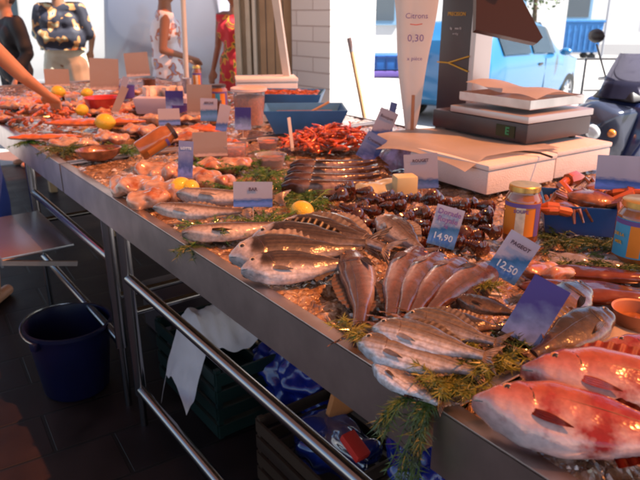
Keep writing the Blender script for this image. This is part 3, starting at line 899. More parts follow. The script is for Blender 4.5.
# ------------------------------------------------------------------ greenery
def leaf_mat(name, c):
    return mat(name, c, .5, var=.55, vscale=25, coat=.2)
m_dill = leaf_mat('dill_green', (.03, .065, .01)); m_fenn = leaf_mat('fennel_yellow_green', (.13, .14, .015)); m_pars = leaf_mat('parsley_green', (.04, .13, .018))
def sprig(loc, n, length, hang, material, label, spread=1.0, flatten=.35, stems=.0015, name='dill_sprig', rz=None, cone=PI):
    t = thing(name, label, 'greenery', loc)
    bs, bl = B(), B()
    rnd = random.Random(int(loc[0] * 1000 + loc[1] * 777))
    a_c = rz if rz is not None else 0
    for i in range(n):
        a = a_c + rnd.uniform(-cone, cone)
        L = length * rnd.uniform(.5, 1)
        d = Vector((math.cos(a) * spread, math.sin(a) * spread, rnd.uniform(.05, flatten))).normalized()
        pts = []
        for k in range(7):
            s = k / 6
            pts.append(d * L * s + Vector((0, 0, -hang * s * s)) + Vector((rnd.uniform(-1, 1), rnd.uniform(-1, 1), rnd.uniform(-.5, .5))) * .004 * s)
        bs.tube(pts, [stems * (1.3 - s / 8) for s in range(7)], 4)
        for k in range(1, 7):
            for q in range(9):
                p = pts[k].lerp(pts[k - 1], rnd.random())
                dd = (pts[k] - pts[k - 1]).normalized() * .6 + Vector((rnd.uniform(-1, 1), rnd.uniform(-1, 1), rnd.uniform(-.6, .9)))
                dd.normalize(); l = rnd.uniform(.012, .028)
                w = dd.orthogonal().normalized() * rnd.uniform(.0008, .0016)
                v = [bl.bm.verts.new(p - w), bl.bm.verts.new(p + w), bl.bm.verts.new(p + dd * l + Vector((0, 0, -.3 * l)))]
                bl.bm.faces.new(v)
    bs.obj('stem', material, t); bl.obj('foliage', material, t, smooth=False)
    return t
sprig(P(445, 385, .97), 26, .085, .01, m_fenn, 'yellow green fennel tuft standing between the striped fish and the near tray', flatten=1.0, name='fennel_tuft')
sprig(P(480, 370, .975), 26, .085, .01, m_fenn, 'yellow fennel tuft at the foot of the violet card', flatten=1.3, name='fennel_tuft')
sprig(P(505, 352, .975), 14, .06, .0, m_dill, 'darker dill tuft half hiding the violet card', flatten=1.5)
sprig(P(434, 395, .962), 15, .085, .17, m_dill, 'dark dill hanging down the gap between the two steel trays', flatten=.3, rz=PI, cone=.4)
sprig(P(412, 398, .955), 8, .07, .07, m_dill, 'thin dill strand straying over the middle tray apron', flatten=.2, rz=PI * .8, cone=.4)
sprig(P(65, 150, .965), 34, .13, .03, m_dill, 'dark dill bunch on the lip between far and middle trays', flatten=.6)
sprig(P(30, 142, .955), 14, .10, .03, m_pars, 'green sprig along the lip at the far left', flatten=.4)
sprig(P(192, 246, .95), 12, .07, .03, m_dill, 'thin dill sprig drooping over the lip below the slim bass', flatten=.3)
for i, (px, py, lb) in enumerate([(240, 168, 'parsley sprig left of the glass bowl'), (265, 176, 'parsley sprig just in front of the glass bowl'), (230, 188, 'parsley sprig behind the white price card'), (285, 187, 'parsley sprig between the white card and the hakes'), (300, 196, 'parsley sprig above the whole lemon'), (310, 205, 'parsley sprig touching the dark prawns'), (216, 232, 'parsley sprig before the slim bass'),
                                  (205, 168, 'parsley sprig right of the monkfish tails'), (125, 152, 'parsley sprig behind the crab shell'), (265, 225, 'parsley sprig between bass and bream row'), (275, 158, 'parsley sprig left of the shrimp heap')]):
    sprig(P(px, py, .965), 30, .11, .01, m_pars, lb, flatten=.55, name='parsley_sprig')
for i, (px, py, lb) in enumerate([(560, 240, 'green sprig in front of the blue crate'), (600, 246, 'green sprig beside the right hand jar'), (575, 262, 'green sprig laid over the smoked fillets'), (620, 268, 'green sprig at the right edge below the jar')]):
    sprig(P(px, py, .965), 18, .09, .01, m_dill, lb, flatten=.35)
for i, (px, py, lb) in enumerate([(480, 283, 'few dill strands over the rightmost mullet'), (352, 330, 'green strand at the tail of the leftmost mullet')]):
    sprig(P(px, py, 1.0), 7, .06, .0, m_fenn, lb, flatten=.3)

# ------------------------------------------------------------------ lemons
def lemon(px, py, label, s=.032, z=.985, half=False):
    t = B(); t.lathe([(0, -1.3)] + [(math.sin(PI * k / 18) ** .9 * 1.0 + .001, -1.12 * math.cos(PI * k / 18) - (.16 if k == 1 else .08 if k == 2 else 0) + (.16 if k == 17 else .08 if k == 16 else 0)) for k in range(1, 18)] + [(0, 1.3)], 28)
    t.xf(Matrix.Scale(s, 4) @ Rx(PI / 2))
    o = t.obj('lemon', M_lemon); o.location = P(px, py, z); o.rotation_euler = (0, .2, random.uniform(0, 3))
    tag(o, label, 'lemon', 'lemons dotted among the fish')
lemon(302, 212, 'yellow lemon between the parsley and the dark prawns', .034)
lemon(181, 187, 'lemon on the monkfish holding the upright blue card', .033, 1.0)
lemon(105, 122, 'bright lemon at the end of the salmon side', .045, 1.0)
lemon(82, 110, 'greenish lemon left of the red bowl', .035, 1.0)
lemon(58, 92, 'lemon beside the reaching hand', .045, 1.0)
lemon(87, 93, 'lemon in front of the tall pink card', .035, 1.0)
lemon(191, 188, 'orange tinted lemon touching the one under the upright card', .028, 1.0)

# ------------------------------------------------------------------ price cards
def card_mat(name, top, bottom, split, soft=.05, nscale=9, mott=.5):
    m = bpy.data.materials.new(name); m.use_nodes = True
    t = m.node_tree; b = t.nodes['Principled BSDF']
    tc = nd(t, 'ShaderNodeTexCoord'); sp = nd(t, 'ShaderNodeSeparateXYZ'); t.links.new(tc.outputs['Generated'], sp.inputs[0])
    nz = nd(t, 'ShaderNodeTexNoise'); nz.inputs['Scale'].default_value = nscale; nz.inputs['Detail'].default_value = 5
    t.links.new(tc.outputs['Generated'], nz.inputs['Vector'])
    ad = nd(t, 'ShaderNodeMath', operation='MULTIPLY_ADD'); ad.inputs[1].default_value = mott * .3
    t.links.new(nz.outputs['Fac'], ad.inputs[0]); t.links.new(sp.outputs['Z'], ad.inputs[2])
    lo = split + mott * .15
    light = tuple(min(1, x * 1.6 + .12) for x in bottom)
    rp = ramp(t, [(0, bottom), (max(.01, lo * .5), light), (max(.02, lo - soft), bottom), (lo + soft, top), (1, top)])
    t.links.new(ad.outputs[0], rp.inputs[0]); t.links.new(rp.outputs[0], b.inputs['Base Color'])
    b.inputs['Roughness'].default_value = .3
    MATS[name] = m
    return m
CM = {
 'std': card_mat('card_white_over_blue', (.5, .53, .68), (.05, .22, .5), .5),
 'low': card_mat('card_white_blue_foot', (.5, .51, .62), (.06, .17, .5), .32),
 'violet': card_mat('card_violet_sky', (.06, .045, .33), (.2, .3, .58), .5, .15, 4, 1.6),
 'blue': card_mat('card_blue_mottled', (.25, .32, .58), (.08, .13, .42), .5, .2, 5, 1.4),
 'pink': card_mat('card_plain_pinkish', (.5, .4, .36), (.46, .36, .33), .2),
}
def card(px, py, w, h, style, label, lines=(), roll=0, lean=15, turn=0, z=.97, holder=True, group='price cards stuck among the fish', ink=None):
    p = P(px, py, z)
    face = math.atan2(p.x, p.y)            # turned to the buyer's side
    t = thing('price_card', label, 'price card', p, -face + R(turn), group)
    m = Ry(R(roll)) @ Rx(R(-lean))
    b = B(); bd = random.uniform(-.012, .012); b.sheet(lambda u, v: ((u - .5) * w, bd * v * v + .0, .015 + h * v), 2, 10, .0014); b.xf(m); b.obj('card', CM[style], t)
    if holder:
        b = B(); b.tube([m @ Vector((0, .004, h * .5)), m @ Vector((0, .004, .0)), (0, .004, -.03)], .0014, 6); b.box((0, 0, -.028), (.03, .014, .006)); b.obj('holder', M_white, t, smooth=False)
    for (s, fz, size, mk) in lines:
        text_mesh(s, size, 'lettering', {'i': M_ink, 'v': M_lilac, 'b': M_blueink, 'r': M_redink}[mk], t, m @ T(0, bd * fz * fz - .0032, .015 + h * fz) @ Rx(PI / 2 - math.atan(2 * bd * fz / h)), .0003)
    return t
card(438, 252, .07, .102, 'std', 'white over blue card handwritten Dorade Royale, behind the single bream', [('Dorade', .85, .019, 'v'), ('Royale', .67, .019, 'v'), ('kg', .52, .011, 'v'), ('14,90', .24, .023, 'b')], roll=13, lean=12, z=.98)
card(496, 283, .072, .104, 'std', 'tilted white over blue card with one line of small black print, before the left jar', [('PAGEOT', .78, .012, 'i'), ('12,50', .26, .023, 'b')], roll=27, lean=14, z=.985)
card(514, 347, .068, .118, 'violet', 'violet and pale blue card leaning over the yellow fennel', [], roll=24, lean=16, z=.985)
card(253, 212, .115, .075, 'low', 'wide white card with blue foot standing on the silver basses', [('BAR', .7, .014, 'i')], roll=2, lean=10, z=.99)
card(185, 182, .05, .125, 'blue', 'narrow upright blue card standing in the lemon', [('LOTTE', .8, .012, 'b')], roll=6, lean=8, z=.995)
card(363, 163, .085, .11, 'blue', 'lower of the two leaning cards right of the orange shrimps', [('Crevettes', .75, .016, 'i')], roll=28, lean=12, z=.975)
card(377, 141, .085, .13, 'low', 'upper of the two leaning cards right of the orange shrimps', [('Bouquet', .75, .018, 'i')], roll=22, lean=10, z=1.0)
card(422, 193, .115, .12, 'low', 'white card with blue foot behind the pale cheese coloured block', [('ROUGET', .8, .014, 'i')], roll=-6, lean=14, z=.96)
card(388, 138, .05, .15, 'blue', 'blue card edge turned sideways behind the upper leaning card', [], roll=16, lean=6, turn=50, z=.99)
card(209, 124, .09, .12, 'std', 'greyish card with blue foot, left of the two small blue cards', [('SEICHE', .8, .016, 'i')], roll=3, lean=8, z=.98)
card(220, 134, .055, .13, 'low', 'narrow pale card between the greyish card and the violet one', [], roll=14, lean=8, z=.98)
card(243, 133, .08, .11, 'violet', 'small violet card in front of the tub of shrimps', [], roll=2, lean=8, z=.98)
card(105, 92, .2, .22, 'pink', 'tall plain pinkish card, left of the two large ones at the back', [], roll=4, lean=6, z=1.0)
card(139, 78, .2, .2, 'pink', 'plain pinkish card farthest back, right of the two large ones', [], roll=-3, lean=6, z=1.0)
card(58, 88, .17, .12, 'pink', 'small plain card behind the reaching arm', [], roll=2, lean=6, z=1.02)
card(120, 100, .04, .14, 'low', 'thin white card tilted right beside the red bowl', [], roll=20, lean=6, z=1.0)
card(113, 116, .04, .16, 'pink', 'thin plain card tilted right in front of the red bowl', [], roll=28, lean=6, z=1.0)
card(200, 118, .14, .17, 'pink', 'plain card behind the greyish card', [], roll=2, lean=6, z=.98)
card(170, 128, .11, .09, 'low', 'white card lying back in front of the tub of tins', [], roll=0, lean=30, z=.98)
card(175, 113, .1, .11, 'violet', 'violet card at the middle of the far tray', [], roll=2, lean=6, z=1.0)
card(211, 160, .14, .10, 'pink', 'plain grey pink card across the front of the clear box', [], roll=0, lean=10, z=.97)
card(624, 196, .16, .1, 'low', 'blank pale card standing behind the right hand jar', [], roll=-3, lean=8, z=1.05)
card(634, 268, .05, .04, 'violet', 'tiny violet tag at the right edge in front of the jar', [], roll=0, lean=40, z=.96)
# tape strip standing pale stick near the centre
ck = thing('wooden_pick', 'pale flat pick standing by the glass bowls before the blue trays', 'pick', P(291, 150, .97))
b = B(); b.box((0, 0, .07), (.016, .003, .15), rot=Ry(-.12)); b.obj('pick', M_paper, ck, smooth=False)

# ------------------------------------------------------------------ pale block, crinkled bag, bowls and tubs
ch = B(); ch.box((0, 0, .04), (.075, .06, .08), rot=Rz(.2), bev=.008)
o = ch.obj('pale_block', mat('pale_yellow_block', (.6, .52, .28), .4, var=.1)); o.location = P(404, 198, .955); o.rotation_euler = (0, 0, CAMYAW); tag(o, 'pale yellow block standing at the end of the dark prawns', 'block')
o = blob('ice_pack', [((0, 0, 0), (.09, .05, .025)), ((.05, .02, 0), (.06, .05, .03))], .006, mat('pale_green_pack', (.42, .42, .3), .25, coat=.6, var=.2), None, 3, disp=.01, dscale=30)
o.location = P(375, 190, .975); o.rotation_euler = (0, 0, CAMYAW); tag(o, 'pale greenish crumpled pack left of the yellow block', 'pack')
def crumple(w, d, h, mt, name, label, loc, rz=0, seed=0, cat='bag', amp=.03):
    b = B()
    def f(u, v):
        x, y = (u - .5) * w, (v - .5) * d
        e = (1 - abs(2 * u - 1) ** 3) * (1 - abs(2 * v - 1) ** 3)
        q = Vector((x * 14, y * 14, seed))
        return (x + amp * .4 * noise.noise(q + Vector((5, 0, 0))), y + amp * .4 * noise.noise(q + Vector((0, 7, 0))), h * e ** .5 + amp * abs(noise.noise(q)) + amp * .6 * noise.noise(q * 2.3))
    b.sheet(f, 40, 40, .0015)
    o = b.obj(name, mt); o.location = loc; o.rotation_euler = (0, 0, rz)
    return tag(o, label, cat)
crumple(.2, .16, .07, mat('violet_printed_film', (.45, .42, .7), .12, coat=.8, var=.5, vscale=30), 'plastic_bag', 'shiny crinkled lilac bag between the leaning cards and the paper', P(403, 165, .96), CAMYAW, 3)
crumple(.2, .07, .015, mat('silver_film', (.6, .58, .62), .15, 0.3, coat=.8), 'plastic_bag', 'silvery crumpled wrap behind the smoked fillets', P(590, 262, .96), CAMYAW - .2, 8, amp=.012)
crumple(.2, .2, .015, mat('white_wet_film', (.7, .62, .58), .15, coat=1), 'plastic_sheet', 'white wet plastic sheet below the earthenware bowl', P(590, 340, .957), .3, 5, 'sheet', amp=.012)
def bowl(px, py, r, h, mt, fill, label, name='glass_bowl', z=.955, fz=.75, parts=True):
    t = thing(name, label, 'bowl', P(px, py, z))
    b = B(); b.lathe([(0, 0), (r * .7, 0), (r * .82, h * .3), (r * .97, h * .97), (r, h), (r * 1.04, h * 1.03), (r * .95, h * .98), (r * .78, h * .3), (r * .65, .006), (0, .006)], 32); b.obj('bowl_wall', mt, t)
    b = B(); b.lathe([(0, h * fz + .006), (r * .5, h * fz + .004), (r * .88, h * fz), (r * .7, h * .1), (0, h * .1)], 28)
    for v in b.bm.verts: v.co.z += .006 * noise.noise(v.co * 60)
    b.obj('filling', fill, t)
    return t
m_glass = mat('thin_glass', (.75, .72, .72), .08, trans=.75, ior=1.25, coat=.5)
m_sauce = mat('brown_sauce', (.28, .1, .03), .3, coat=.6, var=.4, vscale=60)
m_egg = mat('orange_roe', (.65, .16, .04), .35, coat=.6, var=.4, vscale=90, bump=.6, bscale=150)
bowl(271, 168, .062, .055, m_glass, m_sauce, 'round glass bowl of brown sauce in front of the shrimps')
bowl(268, 150, .05, .05, m_glass, m_egg, 'smaller glass bowl of orange roe behind the brown one')
bowl(633, 332, .045, .05, mat('earthenware', (.42, .17, .08), .5, var=.15), m_sauce, 'orange earthenware bowl cut by the right edge', 'earthenware_bowl', fz=.5)
bowl(105, 112, .12, .09, mat('red_enamel', (.5, .03, .03), .25, coat=.6), m_sauce, 'shiny red bowl among the lemons at the back left', 'red_bowl', fz=.6)
tb_ = thing('shrimp_tub', 'tall clear tub packed with pink orange peeled shrimps', 'tub', P(250, 124, .955))
b = B(); b.lathe([(0, 0), (.075, 0), (.09, .18), (.098, .185), (.098, .2), (.09, .2), (.087, .18)], 32); b.obj('tub_wall', m_glass, tb_)
b = B(); b.lathe([(0, .004), (.07, .004), (.084, .15), (.05, .165), (0, .17)], 32, (0, 0, 0)); b.obj('peeled_shrimps', m_egg, tb_)
b = B(); b.lathe([(0, .203), (.09, .203), (.1, .2), (.101, .185), (.0985, .185)], 32); b.obj('lid', mat('pinkish_lid', (.7, .5, .45), .3), tb_)
bx = thing('clear_box', 'clear plastic box of seafood salad with orange bits', 'box', P(232, 160, .955), CAMYAW)
b = B(); b.box((0, 0, .035), (.11, .09, .07), bev=.006, taper=1.1); b.obj('box_wall', m_glass, bx)
b = B(); b.box((0, 0, .028), (.098, .078, .05), bev=.006); b.obj('salad', m_egg, bx)
tn = thing('white_tub', 'white tub of small packets in the middle of the far tray', 'tub', P(165, 112, .96), CAMYAW)
b = B(); b.box((0, 0, .05), (.3, .2, .1), bev=.012, taper=1.1); b.obj('tub_wall', mat('milky_plastic', (.6, .55, .68), .3, trans=.2), tn)
b = B()
for i in range(7): b.box((-.1 + .033 * i, random.uniform(-.04, .04), .12), (.04, .06, .07), rot=Rz(random.uniform(-1, 1)) @ Rx(random.uniform(-.5, .5)), bev=.004)
b.obj('packets', mat('packet_orange_white', (.7, .5, .4), .3, var=.8, vscale=12), tn)
# bottle-like amber jar lying down, tins
def jar(px, py, r, h, label, lab1, lab2, z=.955, lie=None, words=(), band=None, lidm=None, rz=0.0):
    t = thing('soup_jar', label, 'jar', P(px, py, z), rz, 'glass jars of fish soup')
    b = B(); b.lathe([(0, 0), (r * .9, 0), (r, .008), (r, h * .72), (r * .97, h * .78), (r * .82, h * .86), (r * .8, h * .9), (r * .8, h * .92), (0, h * .92)], 36)
    b.obj('glass_body', mat('soup_in_glass', (.36, .11, .025), .12, coat=1, var=.25, vscale=18, trans=.15), t)
    b = B(); b.lathe([(0, h * 1.0), (r * .8, h * 1.0), (r * .86, h * .985), (r * .87, h * .905), (r * .84, h * .9), (0, h * .9)], 40); b.obj('lid', lidm or M_gold, t)
    c0 = math.atan2(-P(px, py).y, -P(px, py).x) - rz
    rr = r + .0012
    def arc(a0, a1, z0, z1, mt, nm, k=0.0):
        b = B(); b.lathe([(rr + k, h * z0), (rr + k, h * z1)], 14, a0=c0 + a0, a1=c0 + a1)
        return b.obj(nm, mt, t)
    lbl = arc(-1.15, 1.1, .16, .74, lab1, 'label')
    arc(-.32, .18, .18, .72, lab2, 'label_stripe', .0008)
    arc(-1.15, 1.1, .66, .73, M_lilac, 'label_band', .0012)
    arc(.75, 1.1, .16, .73, M_lilac, 'label_side', .0006)
    for s, fz, size, mk, off in words:
        rad = rr + .0025
        m = Rz(c0 + off + PI / 2) @ T(0, -rad, h * fz) @ Rx(PI / 2)
        text_mesh(s, size, 'lettering', mk, t, m, .0002, .0004)
    if lie is not None:
        t.rotation_euler = lie
    return t
M_lab_or = mat('orange_label', (.72, .25, .03), .4, var=.15)
M_lab_wh = mat('cream_label', (.75, .66, .5), .4, var=.2, vscale=60)
M_lab_bl = mat('bright_blue_label', (.05, .35, .6), .35, var=.1)
jar(519, 240, .048, .16, 'tall jar of orange brown soup with orange and cream label, left of the blue crate', M_lab_or, M_lab_wh, words=[('SOUPE', .6, .013, M_lilac, -.05)])
jar(633, 262, .056, .165, 'bigger jar of soup with bright blue side label, cut by the right edge', M_lab_bl, M_lab_or, words=[('DE LA', .5, .011, M_rope, -.75), ('MER', .38, .011, M_rope, -.75)])
am = jar(139, 152, .042, .165, 'amber jar with small blue label lying on its side among the fillets', mat('amber_label', (.5, .16, .03), .4), M_lab_bl, z=1.02, lie=(R(62), 0, R(80)), lidm=M_brown)
jar(198, 92, .035, .2, 'slim orange bottle standing at the back by the striped pole', M_lab_or, M_lab_wh, z=.96)
jar(219, 108, .06, .15, 'dark amber jar behind the greyish card', M_lab_or, M_lab_bl, z=.96, lidm=M_brown)

m_cup = mat('silvery_cup', (.5, .5, .55), .2, .5, var=.3, vscale=40)
for i, (px, py, r_, h_, mm, nm, lb) in enumerate([
        (188, 96, .035, .13, m_cup, 'tumbler', 'silvery striped tumbler left of the slim orange bottle'),
        (178, 98, .035, .12, m_cup, 'tumbler', 'silvery tumbler leftmost of the pair by the thin pole'),
        (181, 120, .05, .09, mat('violet_tub_plastic', (.1, .07, .35), .3), 'violet_tub', 'small violet tub in front of the white tub of packets'),
        (150, 92, .05, .1, mat('brown_pot_glaze', (.12, .05, .03), .25, coat=.6), 'brown_pot', 'small brown glazed pot behind the white tub of packets'),
        (128, 98, .055, .09, mat('violet_tub_plastic', (.1, .07, .35), .3), 'violet_tub', 'small violet tub right of the red bowl'),
        (73, 104, .05, .06, m_glass, 'glass_bowl', 'small glass bowl between the lemons and the reaching hand'),
        (214, 118, .05, .1, mat('brown_pot_glaze', (.12, .05, .03), .25, coat=.6), 'brown_pot', 'brown pot half hidden by the greyish card')]):
    t = thing(nm, lb, 'pot', P(px, py, .955))
    b = B(); b.lathe([(0, 0), (r_ * .82, 0), (r_ * .9, h_ * .1), (r_, h_ * .95), (r_ * 1.05, h_), (r_ * .95, h_), (r_ * .88, h_ * .8), (0, h_ * .8)], 28); b.obj('pot_wall', mm, t)
    b = B(); b.lathe([(0, h_ * .86), (r_ * .5, h_ * .87), (r_ * .88, h_ * .82), (0, h_ * .81)], 20); b.obj('filling', m_egg if i % 2 else m_sauce, t)
# ------------------------------------------------------------------ blue trays
def open_box(name, label, loc, rz, w, d, h, wall, mt, cat='tray', flare=1.25, rot=None, group=None):
    t = thing(name, label, cat, loc, rz, group)
    b = B()
    def ring(w_, d_, z): return [b.bm.verts.new((sx * w_ / 2, sy * d_ / 2, z)) for sx, sy in ((-1, -1), (1, -1), (1, 1), (-1, 1))]
    o0, o1 = ring(w / flare, d / flare, 0), ring(w, d, h)
    i1, i0 = ring(w - 2 * wall, d - 2 * wall, h), ring(w / flare - 2 * wall, d / flare - 2 * wall, wall)
    for a, c in ((o0, o1), (o1, i1), (i1, i0)):
        for k in range(4): b.bm.faces.new((a[k], a[(k + 1) % 4], c[(k + 1) % 4], c[k]))
    b.bm.faces.new(o0[::-1]); b.bm.faces.new(i0)
    bmesh.ops.bevel(b.bm, geom=b.bm.edges[:], offset=min(.003, wall * .25), segments=2, affect='EDGES')
    b.obj('tray_wall', mt, t)
    if rot: t.rotation_euler = rot
    return t
M_bltray = mat('dull_blue_tray', (.05, .2, .45), .45, var=.12)
ft = open_box('blue_tray', 'front of the two flared blue trays, holding a wooden scoop', P(305, 130, .97), CAMYAW + .06, .42, .3, .12, .01, M_bltray, flare=1.35)
b = B(); b.box((0, 0, .06), (.3, .2, .06), bev=.01); b.obj('filling', m_sauce, ft)
sp = thing('wooden_scoop', 'flat wooden scoop stuck in the front blue tray', 'scoop', P(318, 108, 1.08), CAMYAW)
b = B(); b.box((0, 0, 0), (.13, .045, .008), rot=Ry(R(-28)), bev=.003); b.box((-.1, 0, -.05), (.12, .015, .008), rot=Ry(R(-28)), bev=.002); b.obj('blade', M_wood, sp)
bt = open_box('blue_tray', 'rear of the two flared blue trays, full of orange shellfish', P(290, 112, .99), CAMYAW - .1, .4, .3, .12, .01, M_bltray, flare=1.3)
b = B(); b.sheet(lambda u, v: ((u - .5) * .34, (v - .5) * .24, .115 + .02 * noise.noise(Vector((u * 9, v * 9, 1)))), 24, 18, .004); b.obj('shellfish', mat('orange_shellfish', (.6, .14, .04), .35, coat=.5, var=.7, vscale=40, bump=.8, bscale=60), bt)
# right hand blue crate with crabs
crate = open_box('blue_crate', 'bright blue crate of crabs between the two soup jars', P(580, 226, .955), CAMYAW - .25, .24, .2, .085, .008, M_bluepl, flare=1.15)
def crab(loc, rz, s, label):
    t = thing('crab', label, 'crab', loc, rz, 'crabs in the blue crate')
    t.scale = (s, s, s)
    b = B(); b.ball((0, 0, 0), (.075, .055, .028), 3)
    for v in b.bm.verts: v.co += v.co.normalized() * .004 * noise.noise(v.co * 60)
    b.obj('shell', m_crab, t)
    mo = mat('crab_claw_orange', (.42, .09, .02), .3, coat=.6, var=.2)
    for sg in (-1, 1):
        b = B(); b.tube([(sg * .06, .02, 0), (sg * .1, .05, .02), (sg * .09, .09, .03)], [.014, .017, .014], 8)
        b.tube([(sg * .09, .085, .03), (sg * .075, .12, .033), (sg * .055, .145, .035)], [.022, .024, .004], 8)
        b.tube([(sg * .1, .1, .03), (sg * .1, .13, .033), (sg * .075, .152, .035)], [.012, .011, .003], 8)
        b.obj('claw', mo, t)
        for k in range(4):
            b = B(); y = .02 - k * .018
            b.tube([(sg * .06, y, 0), (sg * .09, y - .008 * k, .018), (sg * .105, y - .02 * k, -.025)], [.009, .008, .004], 6); b.obj('leg', m_crab, t)
    for sg in (-1, 1):
        b = B(); b.ball((sg * .02, .055, .012), .006, 1); b.obj('eye', M_eyeb, t)
    return t
crab(P(560, 208, 1.02), CAMYAW + 1.9, .8, 'pale crab leaning out of the left of the blue crate')
crab(P(590, 200, 1.04), CAMYAW - .6, .95, 'dark bellied crab in the middle of the blue crate')
crab(P(600, 190, 1.04), CAMYAW - 2.0, .8, 'crab at the right of the blue crate with raised orange claw')
lump('scallop_shell', 568, 212, (.07, .08, .03), mat('cream_shell', (.55, .36, .24), .4, var=.3, vscale=40), 'cream rounded shell hanging over the front of the blue crate', 'shell', z=1.01, disp=.004)

# ------------------------------------------------------------------ white boxes, paper, scale
def foam_box(x, y, w, d, h, label, z=.955, turn=0.0, name='polystyrene_box', lid=True):
    t = thing(name, label, 'box', (x, y, z), turn, 'white polystyrene boxes')
    b = B(); b.box((w / 2, d / 2, h * .4), (w, d, h * .8), bev=.008); b.obj('box_body', M_foam, t)
    b = B(); b.box((w / 2, d / 2, h * .905), (w + .008, d + .008, h * .19), bev=.008); b.obj('lid', M_foam, t)
    return t
foam_box(1.70, 1.33, .36, .40, .105, 'white box directly under the hanging paper, corner towards the viewer', turn=R(-3))
foam_box(2.085, 1.325, .34, .42, .105, 'white box on the right under the scale, behind the blue crate', turn=R(-3))
q = P(400, 152); foam_box(q.x, q.y - .22, .24, .22, .085, 'small white box under the paper cone', turn=R(-20))
q = P(247, 97, 1.0); foam_box(q.x - .05, q.y + .05, .42, .26, .15, 'long white box in front of the wooden door, behind the blue trays', z=.97, turn=R(-28))
cb = thing('cable', 'black cable lying across the white boxes below the scale', 'cable', P(530, 153, 1.062), CAMYAW)
b = B(); b.tube([(-.12, 0, .005), (-.05, -.02, .012), (.02, -.05, .01), (.05, -.09, .004)], .004, 8); b.obj('cable', M_black, cb)
pp = B()
def paperf(u, v):
    y = .56 * u - .02 + .05 * v; x = .40 - .47 * v + .05 * math.sin(u * 3.2)
    e = max(0, .02 - x)
    z = .004 + .006 * (1 + math.sin(u * 7 + v * 3)) * min(1, v * 2) - .55 * e * (1 + .5 * u) + .9 * e * e * (1.2 - u) + .012 * math.sin(u * 9) * e * 8
    return (x, y, z)
pp.sheet(paperf, 44, 30, .0012)
o = pp.obj('wrapping_paper', M_paper); o.location = (1.72, 1.36, 1.064); tag(o, 'big sheet of pinkish wrapping paper hanging off the white box under the scale', 'paper')
# scale, squared up with the table: local x into the table, local y along it
scl = thing('market_scale', 'dark electronic market scale with steel pan and tall display column', 'scale', (2.02, 1.42, 1.064), R(-2))
b = B(); b.box((.2, .25, .052), (.40, .50, .075), bev=.008)
for sx in (.04, .36):
    for sy in (.05, .44): b.tube([(sx, sy, -.004), (sx, sy, .02)], .014, 10)
b.obj('base_housing', M_brown, scl)
b = B(); b.box((.205, .2, .104), (.41, .40, .026), bev=.004); b.obj('top_plate', M_alu, scl)
b = B(); b.box((.21, .21, .14), (.34, .36, .01), bev=.003)
b.box((.21, .032, .156), (.34, .005, .03)); b.box((.21, .388, .156), (.34, .005, .03)); b.box((.042, .21, .156), (.005, .351, .03)); b.box((.378, .21, .156), (.005, .351, .03))
b.box((.21, .21, .126), (.1, .1, .02)); b.obj('weighing_pan', M_steel, scl, smooth=False)
b = B(); b.box((-.002, .1, .052), (.004, .09, .045)); b.obj('digital_display', mat('dark_display', (.01, .03, .015), .2), scl, smooth=False)
FX = Rz(-PI / 2) @ Rx(PI / 2)          # lettering on a face that looks towards -x
text_mesh('E', .04, 'segments', mat('green_segments', (.02, .25, .1), .4), scl, T(-.005, .09, .052) @ FX, .001)
b = B(); b.box((.26, .60, .33), (.1, .19, .82), bev=.006); b.box((.26, .49, .03), (.1, .05, .05)); b.obj('column_housing', M_brown, scl)
b = B(); b.box((.262, .492, .335), (.11, .03, .81), bev=.005); b.obj('column_trim', M_alu, scl)
b = B(); k_ = .0042
b.prism([((x_ - 503) * k_, (14 - y_) * k_) for x_, y_ in ((477, -26), (477, 29), (533, 41), (538, 36), (502, -26))], .05)
mb_ = Matrix.Translation(scl.location) @ Rz(R(-2)); q = mb_.inverted() @ G(503, 14, 2.55)
b.xf(T(q.x, q.y, q.z) @ Rz(R(2) + CAMYAW) @ Rx(R(-14))); b.tube([(q.x - .04, q.y, q.z + .08), (.27, .5, q.z + .10)], .02, 8); b.obj('tilted_screen', mat('screen_back', (.035, .012, .012), .4), scl)
for s_, z_, sz_, mk in (('PRECISION', .475, .022, M_rope), ('kg     max 15', .415, .013, M_white), ('e = 5 g', .392, .011, M_white)):
    text_mesh(s_, sz_, 'lettering', mk, scl, T(.208, .60, z_) @ FX, .0002)
b = B()
b.tube([(.207, .70, .265), (.206, .63, .265), (.204, .505, .30)], .0035, 6); b.tube([(.206, .63, .265), (.204, .505, .235)], .0035, 6)
b.obj('yellow_tape', M_rope, scl)
pn = B(); pn.sheet(lambda u, v: (.06 + .30 * u, .02 + .36 * v, .02 * math.sin(u * 4) + .03 * (1 - u) * v + .006 * math.sin(v * 9)), 18, 18, .001)
o = pn.obj('pan_paper', M_paper); o.location = scl.location + Vector((0, 0, .176)); o.rotation_euler = scl.rotation_euler; tag(o, 'small sheet of pinkish paper lying in the steel pan of the scale', 'paper')

